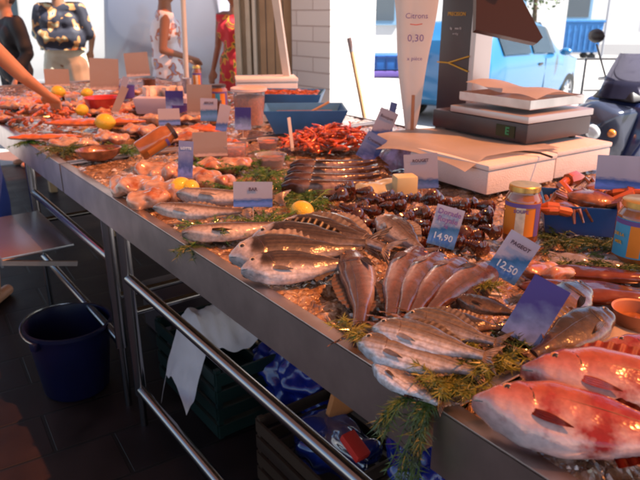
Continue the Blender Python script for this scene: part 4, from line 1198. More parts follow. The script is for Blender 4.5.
# hanging paper cone with handwriting
cn = thing('paper_cone', 'tall white paper cone with handwritten price, hanging left of the scale', 'sign', G(413, 60, 2.75))
prof = []
top = G(413, 0, 2.75); bot = G(415, 135, 2.75)
hh = top.z - bot.z
c0 = cn.location
b = B()
def conef(u, v):
    w = (.075 * (1 - v) ** .7 + .016) * (1 + .12 * (1 - v))
    a = (u - .5) * 2.2
    x = w * math.sin(a) * 1.05; y = -w * (math.cos(a) - 1) * -.5
    z = top.z + .05 - (hh + .05) * v - c0.z
    return (x + .003 * math.sin(v * 9), -.0 - .25 * w * math.cos(a), z)
b.sheet(conef, 20, 30, .001); b.xf(Rz(CAMYAW)); b.obj('cone', mat('white_paper', (.78, .72, .7), .6), cn)
def cone_text(s, px_y, size, mk):
    g_ = G(413, px_y, 2.75)
    text_mesh(s, size, 'handwriting', mk, cn, Rz(CAMYAW) @ T(0, -.045, g_.z - c0.z) @ Rx(PI / 2), .0)
cone_text('Citrons', 16, .03, M_lilac); cone_text('0,30', 38, .04, M_lilac); cone_text('x pièce', 58, .022, M_lilac)
b = B(); g_ = G(413, 24, 2.75); b.tube([(-.025, -.04, 0), (0, -.042, -.003), (.025, -.04, .001)], .0018, 5); b.xf(T(0, 0, g_.z - c0.z) @ Rz(CAMYAW)); b.obj('red_underline', M_redink, cn)
b = B(); b.tube([(0, 0, top.z - c0.z), (0, 0, 2.32 - c0.z)], .002, 6); b.obj('string', M_white, cn)
so = thing('wooden_stick', 'short reddish wooden stick standing in front of the paper cone', 'stick', G(412, 132, 2.65))
b = B(); zt = G(411, 95, 2.65).z - so.location.z; b.tube([(0, 0, -.08), (-.003, 0, zt)], .007, 8); b.obj('stick', mat('red_brown_wood', (.45, .16, .07), .5, var=.2), so)

# ------------------------------------------------------------------ under the stall
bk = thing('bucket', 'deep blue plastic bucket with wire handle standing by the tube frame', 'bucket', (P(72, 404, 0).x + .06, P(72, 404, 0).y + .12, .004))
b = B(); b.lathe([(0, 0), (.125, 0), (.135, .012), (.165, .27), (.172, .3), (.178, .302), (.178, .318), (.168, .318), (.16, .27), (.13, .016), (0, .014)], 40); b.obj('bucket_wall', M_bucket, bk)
for a in (0.5, 0.5 + PI):
    b = B(); b.box((.178 * math.cos(a), .178 * math.sin(a), .285), (.03, .03, .035), rot=Rz(a), bev=.004); b.obj('handle_lug', M_bucket, bk)
b = B(); pts = []
for i in range(17):
    a = .5 + PI * i / 16; pts.append((.186 * math.cos(a), .186 * math.sin(a), .30 + .022 * math.sin(PI * i / 16)))
b.tube(pts, .0035, 8); b.obj('wire_handle', M_pipe, bk)
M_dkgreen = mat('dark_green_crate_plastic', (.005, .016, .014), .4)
def crate_slat(name, label, x, y, w, d, h, m, rz=0):
    t = thing(name, label, 'crate', (x, y, .004), rz)
    b = B()
    for k in range(4):
        z = h * (.12 + .25 * k)
        b.box((0, -d / 2, z), (w, .01, h * .17)); b.box((0, d / 2, z), (w, .01, h * .17)); b.box((-w / 2, 0, z), (.01, d - .011, h * .17)); b.box((w / 2, 0, z), (.01, d - .011, h * .17))
    for sx in (-1, 1):
        for sy in (-1, 1): b.box((sx * (w / 2 - .012), sy * (d / 2 - .012), h / 2), (.02, .02, h))
    b.box((0, 0, .008), (w - .012, d - .012, .01))
    b.obj('crate_wall', m, t, smooth=False)
    return t
q = P(226, 424, 0.0)
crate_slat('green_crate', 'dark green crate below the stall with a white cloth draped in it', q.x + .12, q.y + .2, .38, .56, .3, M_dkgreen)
gx, gy = q.x + .12, q.y + .2
m_cloth = mat('white_cloth', (.8, .74, .76), .7, bump=.3, bscale=25, var=.08)
b = B()
def clothf(u, v):
    x = (u - .5) * .4; y = (v - .5) * .27
    e = max(0, -x - .03)
    q_ = Vector((x * 7, y * 7, 4))
    return (x + .45 * e + .02 * noise.noise(q_), y + .02 * noise.noise(q_ * 1.7), .16 * (1 - (2 * abs(v - .45)) ** 2) - 1.5 * e + .05 * noise.noise(q_ * 1.4) + .02 * noise.noise(q_ * 4))
b.sheet(clothf, 44, 44, .002)
o = b.obj('white_cloth', m_cloth); o.location = (gx - .15, gy - .06, .31); tag(o, 'crumpled white cloth hanging over the dark green crate', 'cloth')
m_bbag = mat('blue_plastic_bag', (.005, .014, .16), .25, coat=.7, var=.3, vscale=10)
q = P(275, 410, .15)
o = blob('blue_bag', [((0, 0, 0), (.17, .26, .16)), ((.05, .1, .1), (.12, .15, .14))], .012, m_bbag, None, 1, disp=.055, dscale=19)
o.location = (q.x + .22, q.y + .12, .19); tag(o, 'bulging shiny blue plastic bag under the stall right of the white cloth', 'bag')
def text_strokes(name, m, loc):
    pass
q = P(292, 470, .2)
M_crbr = mat('brown_crate_plastic', (.035, .018, .01), .5)
cr2 = crate_slat('brown_crate', 'brown slatted crate at the bottom under the polished rail', q.x + .18, q.y + .02, .34, .42, .26, M_crbr)
o = blob('blue_bag', [((0, 0, 0), (.13, .17, .06))], .01, mat('dark_blue_bag', (.01, .02, .12), .12, coat=1), None, 3, disp=.04, dscale=14)
o.location = (q.x + .18, q.y + .02, .21); tag(o, 'dark wet blue bag lying inside the brown crate', 'bag')
b = B(); b.box((0, 0, 0), (.05, .09, .03), bev=.005, rot=Rx(.4)); o = b.obj('red_packet', mat('red_packet', (.55, .03, .02), .4)); o.location = P(355, 446, .3); tag(o, 'small red packet on the crate below the steel apron', 'packet')
b = B(); b.box((0, 0, 0), (.12, .02, .13), bev=.003, rot=Rx(.3)); o = b.obj('cardboard_flap', mat('orange_cardboard', (.45, .16, .05), .6)); o.location = P(338, 428, .3) + Vector((.1, .1, 0)); tag(o, 'orange brown cardboard flap just under the steel apron', 'cardboard')
q = P(395, 478, .35)
o = blob('blue_sack', [((0, 0, 0), (.16, .15, .1))], .01, m_bbag, None, 1, disp=.045, dscale=21)
o.location = (q.x + .18, q.y + .0, .30); tag(o, 'blue sack at the bottom centre under the end of the middle tray', 'sack')
q = P(85, 235, .35)
o = blob('black_sack', [((0, 0, 0), (.14, .22, .16))], .012, mat('black_bag', (.012, .012, .016), .25, coat=.7), None, 3, disp=.04, dscale=10)
o.location = (q.x + .25, q.y, .5); tag(o, 'black sack heaped behind the small steel shelf', 'sack')
q = P(88, 208, .6)
crumple(.22, .16, .1, mat('clear_crumpled_bag', (.55, .55, .62), .12, coat=1, var=.4, vscale=30), 'plastic_bag', 'clear shiny bag on the black sack behind the front rail', (q.x + .12, q.y, .62), 0, 11, amp=.03)
b = B(); b.box((0, 0, .3), (.45, .35, .24), bev=.01); o = b.obj('dark_box', M_brown); o.location = (1.25, 2.75, .004); 
b2 = o; tag(o, 'dark box on the floor deep under the middle of the stall', 'box'); o.location.z = -.17

# ------------------------------------------------------------------ people
def local(v, s): return Vector(v) * s
m_tan = mat('tanned_skin', (.3, .13, .07), .5, sss=.05)
def person(label, px, f, hgt, yaw, cloth, skin=M_skin, hair=M_hair, arms=None, hairlen=.0, vox=.014, lean=0.0, loc=None, legs=None, feet=M_black):
    """local +Y is the way the person faces; joints in metres for a 1.75 m figure"""
    s = hgt / 1.75
    p = loc if loc is not None else ground(px, f)
    t = thing('person', label, 'person', p, yaw)
    def L(x, y, z):
        k = max(0, z - .95) * math.sin(lean)
        return Vector((x, y + k, .95 + (z - .95) * math.cos(lean) if z > .95 else z)) * s
    q = []
    def c(a, ra, b_, rb): q.append((L(*a), ra * s, L(*b_), rb * s))
    c((0, 0, .95), .13, (0, -.01, 1.12), .115); c((-.06, 0, .95), .12, (.06, 0, .95), .12)
    c((-.08, 0, 1.3), .115, (.08, 0, 1.3), .115); c((0, 0, 1.12), .11, (0, 0, 1.3), .125)
    c((-.155, 0, 1.42), .06, (.155, 0, 1.42), .06); c((0, 0, 1.4), .075, (0, .01, 1.55), .055)
    q.append((L(0, .02, 1.645), (.077 * s, .098 * s, .118 * s)))
    c((0, .06, 1.57), .035, (0, .075, 1.6), .04); c((0, .11, 1.655), .012, (0, .125, 1.625), .017)
    for sg in (-1, 1): c((sg * .078, .01, 1.65), .014, (sg * .082, 0, 1.63), .014)
    lg = legs or [((-.09, 0, .9), (-.1, .02, .5), (-.1, -.02, .09)), ((.09, 0, .9), (.1, .02, .5), (.1, -.02, .09))]
    for h, k, a in lg:
        c(h, .088, k, .058); c(k, .056, a, .038)
        c((a[0], a[1] - .03, .04), .036, (a[0], a[1] + .13, .035), .032)
    am = arms or [((-.19, 0, 1.42), (-.26, -.03, 1.14), (-.24, .1, .92)), ((.19, 0, 1.42), (.26, -.03, 1.14), (.24, .1, .92))]
    for sh_, el, wr in am:
        c(sh_, .05, el, .038); c(el, .037, wr, .026)
        W, E = Vector(wr), Vector(el); d = (W - E).normalized()
        side = d.cross(Vector((0, 0, 1))); side = side.normalized() if side.length > .2 else Vector((0, 1, 0))
        up = side.cross(d)
        pc = W + d * .05
        c(tuple(W), .024, tuple(W + d * .08 + side * .018), .02); c(tuple(W), .024, tuple(W + d * .08 - side * .018), .02)
        for k in range(4):
            b0 = W + d * .085 + side * (-.032 + .021 * k)
            l = (.062, .072, .068, .052)[k]
            k1 = b0 + d * l * .55 - up * .012; k2 = k1 + d * l * .4 - up * .028
            c(tuple(b0), .0095, tuple(k1), .0085); c(tuple(k1), .0085, tuple(k2), .007)
        t0 = W + d * .03 - side * .028
        t1 = t0 - side * .025 + d * .03 - up * .01
        c(tuple(t0), .012, tuple(t1), .0105); c(tuple(t1), .0105, tuple(t1 + d * .03 - up * .012), .0085)
    blob('body', q, vox, skin, t, 3)
    for sg in (-1, 1):
        b = B(); b.ball(L(sg * .032, .104, 1.655), .0125 * s, 2); e = b.obj('eye', mat('eye_white', (.7, .68, .65), .2), t)
        b = B(); b.ball(L(sg * .032, .1135, 1.655), .006 * s, 1); b.obj('pupil', M_eyeb, e)
    b = B(); b.tube([L(-.025, .103, 1.59), L(0, .112, 1.588), L(.025, .103, 1.59)], .005 * s, 6); b.obj('mouth', mat('lips', (.4, .1, .08), .4), t)
    hb = [(L(0, -.005, 1.675), (.089 * s, .105 * s, .11 * s))]
    if hairlen > 0:
        hb.append((L(0, -.06, 1.64), .075 * s, L(0, -.075, 1.64 - hairlen), .045 * s))
    ho = blob('hair', hb, .012, hair, t, 2, cuts=[(L(0, .052, 1.70), Vector((0, 1, -.35)).normalized())], disp=.006, dscale=40)
    for nm, m, lst, cuts in cloth:
        qq = []
        for (a, ra, b_, rb) in lst: qq.append((L(*a), ra * s, L(*b_), rb * s))
        blob(nm, qq, .014, m, t, 3, cuts=[(L(*co), Vector(no)) for co, no in cuts], disp=.012, dscale=9)
    return t
def pattern(name, base, cols, scale=14, rough=.7):
    m = bpy.data.materials.new(name); m.use_nodes = True
    t = m.node_tree; b = t.nodes['Principled BSDF']
    tc = nd(t, 'ShaderNodeTexCoord'); vo = nd(t, 'ShaderNodeTexNoise'); vo.inputs['Scale'].default_value = scale; vo.inputs['Detail'].default_value = 1
    t.links.new(tc.outputs['Object'], vo.inputs['Vector'])
    st2 = [(0, base)]
    for i, c_ in enumerate(cols): st2 += [(.54 + i * .07, c_)]
    rp = ramp(t, st2, 'CONSTANT'); t.links.new(vo.outputs['Fac'], rp.inputs[0]); t.links.new(rp.outputs[0], b.inputs['Base Color'])
    b.inputs['Roughness'].default_value = rough
    return m
torso = [((0, 0, .98), .15, (0, 0, 1.14), .14), ((-.07, 0, 1.0), .135, (.07, 0, 1.0), .135), ((-.085, 0, 1.3), .135, (.085, 0, 1.3), .135), ((0, 0, 1.14), .135, (0, 0, 1.3), .145), ((-.16, 0, 1.42), .078, (.16, 0, 1.42), .078)]
trous = [((-.09, 0, .98), .12, (-.1, .02, .5), .092), ((-.1, .02, .5), .092, (-.1, -.02, .08), .078), ((.09, 0, .98), .12, (.1, .02, .5), .092), ((.1, .02, .5), .092, (.1, -.02, .08), .078), ((-.06, 0, .98), .145, (.06, 0, .98), .145)]
sleeves = [((-.19, 0, 1.42), .078, (-.245, -.02, 1.2), .075), ((.19, 0, 1.42), .078, (.245, -.02, 1.2), .075)]
person('customer in dark floral short sleeved shirt and loose white trousers, behind the table end', 66, 7.4, 1.93, CAMYAW + PI,
       [('shirt', pattern('dark_floral_cloth', (.02, .02, .035), [(.45, .22, .08), (.5, .45, .25), (.08, .15, .2), (.03, .03, .05)], 9), torso + sleeves + [((-.1, .03, 1.0), .14, (.1, .03, 1.0), .14), ((-.12, .04, 1.15), .13, (.12, .04, 1.15), .13)], [((0, 0, 1.04), (0, 0, -1)), ((0, 0, 1.49), (0, .2, 1))]),
        ('trousers', mat('cream_trousers', (.6, .55, .42), .8, var=.1), trous + [((-.06, .01, 1.05), .14, (.06, .01, 1.05), .14), ((-.1, .0, .9), .13, (-.12, .02, .5), .12), ((.1, .0, .9), .13, (.12, .02, .5), .12)], [((0, 0, .07), (0, 0, -1)), ((0, 0, 1.1), (0, 0, 1))])], skin=m_tan,
       arms=[((-.19, 0, 1.42), (-.27, -.08, 1.17), (-.2, -.2, 1.02)), ((.19, 0, 1.42), (.27, -.08, 1.17), (.2, -.2, 1.02))])
person('person dressed all in black standing behind the reaching woman', 14, 6.6, 1.78, CAMYAW + 2.4,
       [('coat', mat('black_cloth', (.012, .012, .016), .7), torso + sleeves + [((-.19, 0, 1.42), .078, (-.26, -.03, 1.14), .06), ((-.26, -.03, 1.14), .06, (-.24, .1, .95), .05), ((.19, 0, 1.42), .078, (.26, -.03, 1.14), .06), ((.26, -.03, 1.14), .06, (.24, .1, .95), .05)], [((0, 0, .9), (0, 0, -1)), ((0, 0, 1.49), (0, .2, 1))]),
        ('trousers', mat('charcoal_cloth', (.02, .02, .025), .8), trous, [((0, 0, .07), (0, 0, -1)), ((0, 0, 1.02), (0, 0, 1))])])
dress_m = pattern('white_flower_dress', (.75, .74, .78), [(.5, .18, .1), (.35, .35, .5), (.6, .3, .12), (.7, .7, .7)], 11)
skirt = [((-.05, 0, .98), .14, (-.08, 0, .45), .19), ((.05, 0, .98), .14, (.08, 0, .45), .19)]
person('woman in sleeveless white flowered dress, side on, elbow bent', 168, 6.5, 1.86, CAMYAW - 1.3,
       [('dress', dress_m, torso + skirt, [((0, 0, .45), (0, 0, -1)), ((0, 0, 1.46), (0, .2, 1))])], skin=m_tan, hair=mat('black_hair', (.01, .008, .008), .5),
       arms=[((-.19, 0, 1.42), (-.24, -.02, 1.14), (-.1, .2, 1.02)), ((.19, 0, 1.42), (.23, -.05, 1.13), (.06, .2, 1.05))], hairlen=.0)
person('woman in red and yellow flowered dress half hidden by the wooden door frame', 238, 6.9, 1.84, CAMYAW + PI - .5,
       [('dress', pattern('red_flower_dress', (.55, .02, .03), [(.7, .3, .03), (.1, .12, .02), (.6, .1, .05)], 13), torso + skirt, [((0, 0, .45), (0, 0, -1)), ((0, 0, 1.46), (0, .2, 1))])], skin=m_tan)
# the reaching woman at the left edge: hand over the fish
S_W, LEAN = 1.8 / 1.75, R(12)
sh_world = G(-26, 20, 3.3); hand_world = P(47, 95, 1.1)
hand_world = sh_world + (hand_world - sh_world).normalized() * min(.56, (hand_world - sh_world).length)
dv = hand_world - sh_world
wy = math.atan2(-dv.x, dv.y) + .35
shl = (.19, 0, 1.42)
off = Rz(wy) @ Vector((shl[0], (shl[2] - .95) * math.sin(LEAN), 0)) * S_W
wl = Vector((sh_world.x - off.x, sh_world.y - off.y, 0))
def unlean(v):
    d = (Rz(-wy) @ (v - wl)) / S_W
    k = (d.z - .95) / math.cos(LEAN) if d.z > .95 else 0
    return Vector((d.x, d.y - max(0, k) * math.sin(LEAN), .95 + k if d.z > .95 else d.z))
hv_ = unlean(P(47, 95, 1.1)); sv_ = Vector(shl)
if (hv_ - sv_).length > .56: hv_ = sv_ + (hv_ - sv_).normalized() * .56
mid = (sv_ + hv_) / 2 + Vector((.04, 0, -.05))
person('woman at the left edge, bare arm reaching over the langoustines, pink top and blue skirt', 0, 0, 1.8, wy,
       [('top', mat('pink_top', (.6, .06, .08), .7), torso, [((0, 0, 1.0), (0, 0, -1)), ((0, 0, 1.45), (0, .2, 1))]),
        ('skirt', mat('blue_skirt', (.02, .06, .35), .7), [((-.06, 0, 1.0), .145, (-.08, 0, .5), .17), ((.06, 0, 1.0), .145, (.08, 0, .5), .17)], [((0, 0, .5), (0, 0, -1))])],
       skin=mat('warm_tan_skin', (.55, .25, .13), .5, sss=.08), arms=[((-.19, 0, 1.42), (-.26, .08, 1.16), (-.2, .3, 1.1)), (shl, tuple(mid), tuple(hv_))], hairlen=.12, vox=.008, lean=LEAN, loc=wl)  # her own skin tone, slightly warmer than the default skin

# ------------------------------------------------------------------ vehicles
def vehicle(name, label, cat, loc, yaw, st, paint, windows, wheels, belt_i=3, extra=None, group=None):
    """st: stations (x, z0, zbelt, zroof, half width sill, half width belt, half width roof); local +X is the front"""
    t = thing(name, label, cat, loc, yaw, group)
    def at(x):
        for p, q in zip(st, st[1:]):
            if x <= q[0]:
                k = (x - p[0]) / (q[0] - p[0]); k = k * k * (3 - 2 * k) * .4 + k * .6
                return [a + (b_ - a) * k for a, b_ in zip(p, q)]
        return list(st[-1])
    def ring(x):
        _, z0, zb, zr, w0, wb, wr = at(x)
        h = zr - zb
        half = [(0, z0), (w0 * .85, z0), (w0, z0 + .06), (wb * 1.0, z0 + (zb - z0) * .35), (wb * 1.012, z0 + (zb - z0) * .7), (wb, zb), (wb + (wr - wb) * .5, zb + h * .5), (wr + .015, zb + h * .88), (wr * .88, zr - .012), (wr * .5, zr), (0, zr + .008)]
        return [Vector((x, y, z)) for y, z in half] + [Vector((x, -y, z)) for y, z in half[-2:0:-1]]
    b = B(); n = 60; rings = []
    x0, x1 = st[0][0], st[-1][0]
    for i in range(n + 1): rings.append([b.bm.verts.new(v) for v in ring(x0 + (x1 - x0) * i / n)])
    for p, q in zip(rings, rings[1:]):
        for k in range(len(p)): b.bm.faces.new((p[k], p[(k + 1) % len(p)], q[(k + 1) % len(p)], q[k]))
    b.bm.faces.new(rings[0]); b.bm.faces.new(rings[-1][::-1]); b.obj('body', paint, t)
    for (xa, xb, f0, f1) in windows:
        for sg in (-1, 1):
            b = B()
            def wf(u, v):
                x = xa + (xb - xa) * u; _, z0, zb, zr, w0, wb, wr = at(x)
                k = f0 + (f1 - f0) * v
                y = wb + (wr + .01 - wb) * k / .88
                return (x, sg * (y + .03), zb + (zr - zb) * k)
            b.sheet(wf, 12, 6, .004); b.obj('side_window', M_glasscar, t)
    for (xw, rw) in wheels:
        for sg in (-1, 1):
            w0 = at(xw)[5]
            wt = B(); wt.lathe([(rw * .62, -.09), (rw * .95, -.09), (rw, -.06), (rw, .06), (rw * .95, .09), (rw * .62, .09)], 32); wt.xf(T(xw, sg * (w0 - .075), rw) @ Rx(PI / 2)); w = wt.obj('wheel', M_tyre, t)
            rm = B(); rm.lathe([(0, .075), (rw * .2, .078), (rw * .6, .06), (rw * .64, .092), (rw * .62, .04), (0, .04)], 32)
            for k in range(7): rm.box((rw * .4 * math.cos(k * .898), rw * .4 * math.sin(k * .898), .07), (rw * .38, rw * .07, .03), rot=Rz(k * .898))
            rm.xf(T(xw, sg * (w0 - .075), rw) @ Rx(-sg * PI / 2)); rm.obj('rim', mat('grey_rim', (.5, .5, .52), .35, .7), w)
            ar = B(); ar.lathe([(0, .0), (rw * 1.2, .0), (rw * 1.2, .01), (0, .01)], 24); ar.xf(T(xw, sg * (at(xw)[5] + .004), rw + .01) @ Rx(-sg * PI / 2)); 
            for v in list(ar.bm.verts): 
                if v.co.z < .12: v.co.z = .12
            ar.xf(Matrix.Translation((0, -sg * .02, 0))); ar.obj('wheel_arch', M_black, t)
    if extra: extra(t, at)
    return t
car_st = [(-1.85, .35, .75, .8, .62, .66, .55), (-1.75, .25, .88, 1.15, .74, .78, .55), (-1.3, .2, .92, 1.42, .78, .81, .58), (-.4, .2, .9, 1.47, .79, .82, .6), (.3, .2, .88, 1.4, .79, .82, .6), (.95, .2, .86, .98, .78, .81, .62), (1.5, .22, .8, .86, .76, .78, .6), (1.8, .3, .62, .66, .62, .66, .5)]
M_cpaint = mat('sky_blue_car_paint', (.02, .13, .28), .25, coat=1)
def car_bits(t, at):
    for sg in (-1, 1):
        for x in (-.15,): 
            b = B(); b.box((x, sg * (at(x)[5] + .014), .8), (.14, .02, .03), bev=.005); b.obj('door_handle', M_black, t)
        b = B(); b.ball((.55, sg * .93, .95), (.06, .1, .06), 2); b.obj('mirror', M_cpaint, t)
        b = B(); b.ball((1.62, sg * .55, .66), (.1, .14, .07), 2); b.obj('headlight', mat('lamp_glass', (.7, .7, .7), .1, coat=1), t)
        b = B(); b.box((.05, sg * (at(.05)[5] + .004), .6), (.008, .01, .55)); b.obj('door_seam', M_black, t)
    b = B()
    def ws(u, v):
        x = .9 - .52 * v; w = .62 - .06 * v
        return (x, (u * 2 - 1) * w * .95, .99 + .40 * v - .0 + .0)
    b.sheet(ws, 8, 6, .01); b.obj('windscreen', M_glasscar, t)
gcar = ground(495, 10.6)
vehicle('parked_car', 'sky blue small hatchback parked in the sun behind the scale', 'car', gcar, CAMYAW + R(49), car_st, M_cpaint, [(-1.35, -.5, .12, .86), (-.4, .42, .12, .86)], [(-1.15, .29), (1.15, .29)], extra=car_bits)
van_st = [(-2.4, .3, 1.0, 1.95, .85, .88, .76), (-2.3, .25, 1.1, 2.1, .9, .94, .82), (.6, .25, 1.1, 2.15, .9, .94, .82), (1.3, .25, 1.08, 1.95, .9, .93, .76), (1.75, .25, 1.05, 1.3, .88, .9, .72), (2.3, .3, .95, 1.0, .84, .86, .7), (2.45, .4, .7, .75, .75, .75, .6)]
M_vwhite = mat('white_van_paint', (.5, .5, .5), .3, coat=.8)
M_vsil = mat('silver_van_paint', (.34, .34, .4), .3, .0, coat=.8)
def van_bits(strip):
    def f(t, at):
        for sg in (-1, 1):
            b = B(); b.box((-.6, sg * (at(-.6)[5] + .016), .62), (3.2, .02, .1), bev=.005); b.obj('rubbing_strip', strip, t)
            b = B(); b.box((.2, sg * (at(.2)[5] + .014), 1.0), (.05, .03, .16), bev=.006); b.obj('door_handle', M_black, t)
            for x in (.32, -.95): 
                b = B(); b.box((x, sg * (at(x)[5] + .006), .9), (.01, .012, 1.2)); b.obj('door_seam', M_black, t)
            b = B(); b.ball((1.5, sg * 1.03, 1.2), (.06, .07, .08), 2); b.obj('mirror', M_black, t)
    return f
vehicle('white_van', 'white van parked broadside in full sun behind the floral shirt customer', 'van', ground(95, 9.8), CAMYAW + R(6) + PI, van_st, M_vwhite, [(.7, 1.25, .1, .8)], [(-1.6, .33), (1.65, .33)], extra=van_bits(mat('grey_strip', (.35, .35, .36), .5)))
vehicle('silver_van', 'silver van with dark rubbing strip between the dress woman and the door frame', 'van', ground(262, 9.9), CAMYAW + R(66), van_st, M_vsil, [(-.85, .2, .1, .8), (.7, 1.25, .1, .8)], [(-1.6, .33), (1.65, .33)], extra=van_bits(M_black))

# motor scooter at the right edge
ms = thing('motor_scooter', 'dark blue and silver motor scooter parked at the right edge behind the table', 'scooter', ground(598, 3.9), CAMYAW + R(205))
# local +X forward, origin under the front wheel
M_dkblue = mat('dark_blue_fairing', (.03, .04, .12), .12, coat=1)
M_chr = mat('silver_fairing', (.05, .055, .085), .15, .3, coat=.8)
wt = B(); wt.lathe([(.16, -.055), (.25, -.055), (.275, -.03), (.275, .03), (.25, .055), (.16, .055)], 32); wt.xf(T(0, 0, .275) @ Rx(PI / 2)); w = wt.obj('wheel', M_tyre, ms)
rm = B(); rm.lathe([(0, -.03), (.165, -.05), (.165, .05), (0, .03)], 24); rm.xf(T(0, 0, .275) @ Rx(PI / 2)); rm.obj('rim', M_alu, w)
wt = B(); wt.lathe([(.16, -.065), (.25, -.065), (.275, -.03), (.275, .03), (.25, .065), (.16, .065)], 32); wt.xf(T(-1.4, 0, .275) @ Rx(PI / 2)); w = wt.obj('wheel', M_tyre, ms)
b = B(); b.sheet(lambda u, v: ((.33 - .02 * abs(2 * v - 1)) * math.cos(.1 + 2.3 * u), (2 * v - 1) * .085, .275 + (.33 - .05 * (2 * v - 1) ** 2) * math.sin(.1 + 2.3 * u)), 20, 8, .006); b.obj('fender', M_dkblue, ms)
b = B()
for sg in (-1, 1): b.tube([(0, sg * .09, .275), (-.2, sg * .09, .85)], .022, 10)
b.obj('fork', M_chr, ms)
def hull(name, pts, material, parent, bev=.012):
    b = B()
    for p in pts: b.bm.verts.new(p)
    bmesh.ops.convex_hull(b.bm, input=b.bm.verts)
    bmesh.ops.dissolve_limit(b.bm, angle_limit=R(4), verts=b.bm.verts, edges=b.bm.edges)
    bmesh.ops.bevel(b.bm, geom=b.bm.edges[:], offset=bev, segments=3, affect='EDGES', profile=.5)
    return b.obj(name, material, parent)
def sym(pts): return [(x, y, z) for x, y, z in pts] + [(x, -y, z) for x, y, z in pts if abs(y) > 1e-6]
hull('nose_fairing', sym([(.06, .05, .74), (.02, .0, .68), (.03, .12, .92), (-.04, .17, .98), (-.12, .19, .72), (-.1, .1, .6), (-.02, .0, 1.04), (-.2, .2, 1.0)]), M_chr, ms, .02)
hull('leg_shield', sym([(-.12, .2, .62), (-.16, .27, .82), (-.2, .24, 1.02), (-.3, .22, 1.05), (-.34, .26, .8), (-.3, .2, .4), (-.2, .12, .4)]), M_dkblue, ms, .02)
hull('dashboard', sym([(-.16, .16, 1.03), (-.14, .0, 1.06), (-.36, .2, 1.06), (-.34, .12, 1.13), (-.2, .1, 1.12)]), M_black, ms, .012)
blob('side_panel', [((-.25, -.16, .5), .1, (-.3, -.2, .85), .1), ((-.25, .16, .5), .1, (-.3, .2, .85), .1), ((-.6, 0, .32), .13, (-1.1, 0, .45), .16), ((-1.0, 0, .62), .15, (-1.6, 0, .75), .12)], .014, M_chr, ms, 4)
blob('seat', [((-.75, 0, .78), .11, (-1.2, 0, .8), .13), ((-1.2, 0, .82), .12, (-1.55, 0, .9), .09)], .014, M_black, ms, 4)
b = B(); b.sheet(lambda u, v: (-.1 - .10 * v - .12 * (2 * u - 1) ** 2, (2 * u - 1) * (.15 - .06 * v ** 3), 1.05 + .26 * v), 14, 8, .005); b.obj('windshield', mat('smoked_screen', (.12, .11, .18), .05, trans=.7, ior=1.1), ms)
for sg in (-1, 1):
    b = B(); b.ball((.028, sg * .065, .86), (.03, .055, .05), 2); b.obj('headlight', mat('lamp_glass', (.7, .7, .7), .1, coat=1), ms)
    b = B(); b.ball((-.03, sg * .15, .86), (.02, .035, .025), 2); b.obj('indicator', mat('amber_lamp', (.75, .22, .03), .15, coat=1), ms)
    b = B(); b.tube([(-.3, 0, 1.08), (-.34, sg * .2, 1.14), (-.42, sg * .34, 1.12)], .014, 8); b.obj('handlebar', M_chr, ms)
    b = B(); b.tube([(-.34, sg * .22, 1.14), (-.3, sg * .3, 1.35)], .006, 6); b.ball((-.3, sg * .31, 1.4), (.02, .07, .045), 2); b.obj('mirror', M_black, ms)

# ------------------------------------------------------------------ buildings and street furniture
def local_box(t, name, c, s, m, bev=0.0):
    b = B(); b.box(c, s, bev=bev); return b.obj(name, m, t, smooth=bev > 0)
M_block = stone_mat('white_painted_blocks', [(.74, .7, .68), (.68, .63, .6)], .42, .155, .6, (.45, .36, .34), 0, .006, .003)
def block_mat():
    m = bpy.data.materials.new('white_block_masonry'); m.use_nodes = True
    t = m.node_tree; b = t.nodes['Principled BSDF']
    tc = nd(t, 'ShaderNodeTexCoord'); sp = nd(t, 'ShaderNodeSeparateXYZ'); t.links.new(tc.outputs['Object'], sp.inputs[0])
    ad = nd(t, 'ShaderNodeMath', operation='ADD'); t.links.new(sp.outputs['X'], ad.inputs[0]); t.links.new(sp.outputs['Y'], ad.inputs[1])
    cb_ = nd(t, 'ShaderNodeCombineXYZ'); t.links.new(ad.outputs[0], cb_.inputs['X']); t.links.new(sp.outputs['Z'], cb_.inputs['Y'])
    br = nd(t, 'ShaderNodeTexBrick'); br.inputs['Scale'].default_value = 1; br.inputs['Brick Width'].default_value = .46; br.inputs['Row Height'].default_value = .13
    br.inputs['Mortar Size'].default_value = .006; br.inputs['Mortar Smooth'].default_value = .4
    br.inputs['Color1'].default_value = (.78, .72, .68, 1); br.inputs['Color2'].default_value = (.72, .66, .62, 1); br.inputs['Mortar'].default_value = (.58, .48, .44, 1)
    t.links.new(cb_.outputs[0], br.inputs['Vector']); t.links.new(br.outputs['Color'], b.inputs['Base Color'])
    bp = nd(t, 'ShaderNodeBump'); bp.inputs['Distance'].default_value = .006; bp.invert = True
    t.links.new(br.outputs['Fac'], bp.inputs['Height']); t.links.new(bp.outputs[0], b.inputs['Normal'])
    b.inputs['Roughness'].default_value = .7
    return m
M_blk = block_mat()
pc_ = ground(330, 5.6)
pil = thing('white_pillar', 'white painted block pillar beside the wooden door, joints showing', 'pillar', pc_, CAMYAW + R(40))
b = B(); b.box((.0 + .27, .27, 1.6), (.54, .54, 3.2), bev=.012); b.obj('shaft', M_blk, pil)
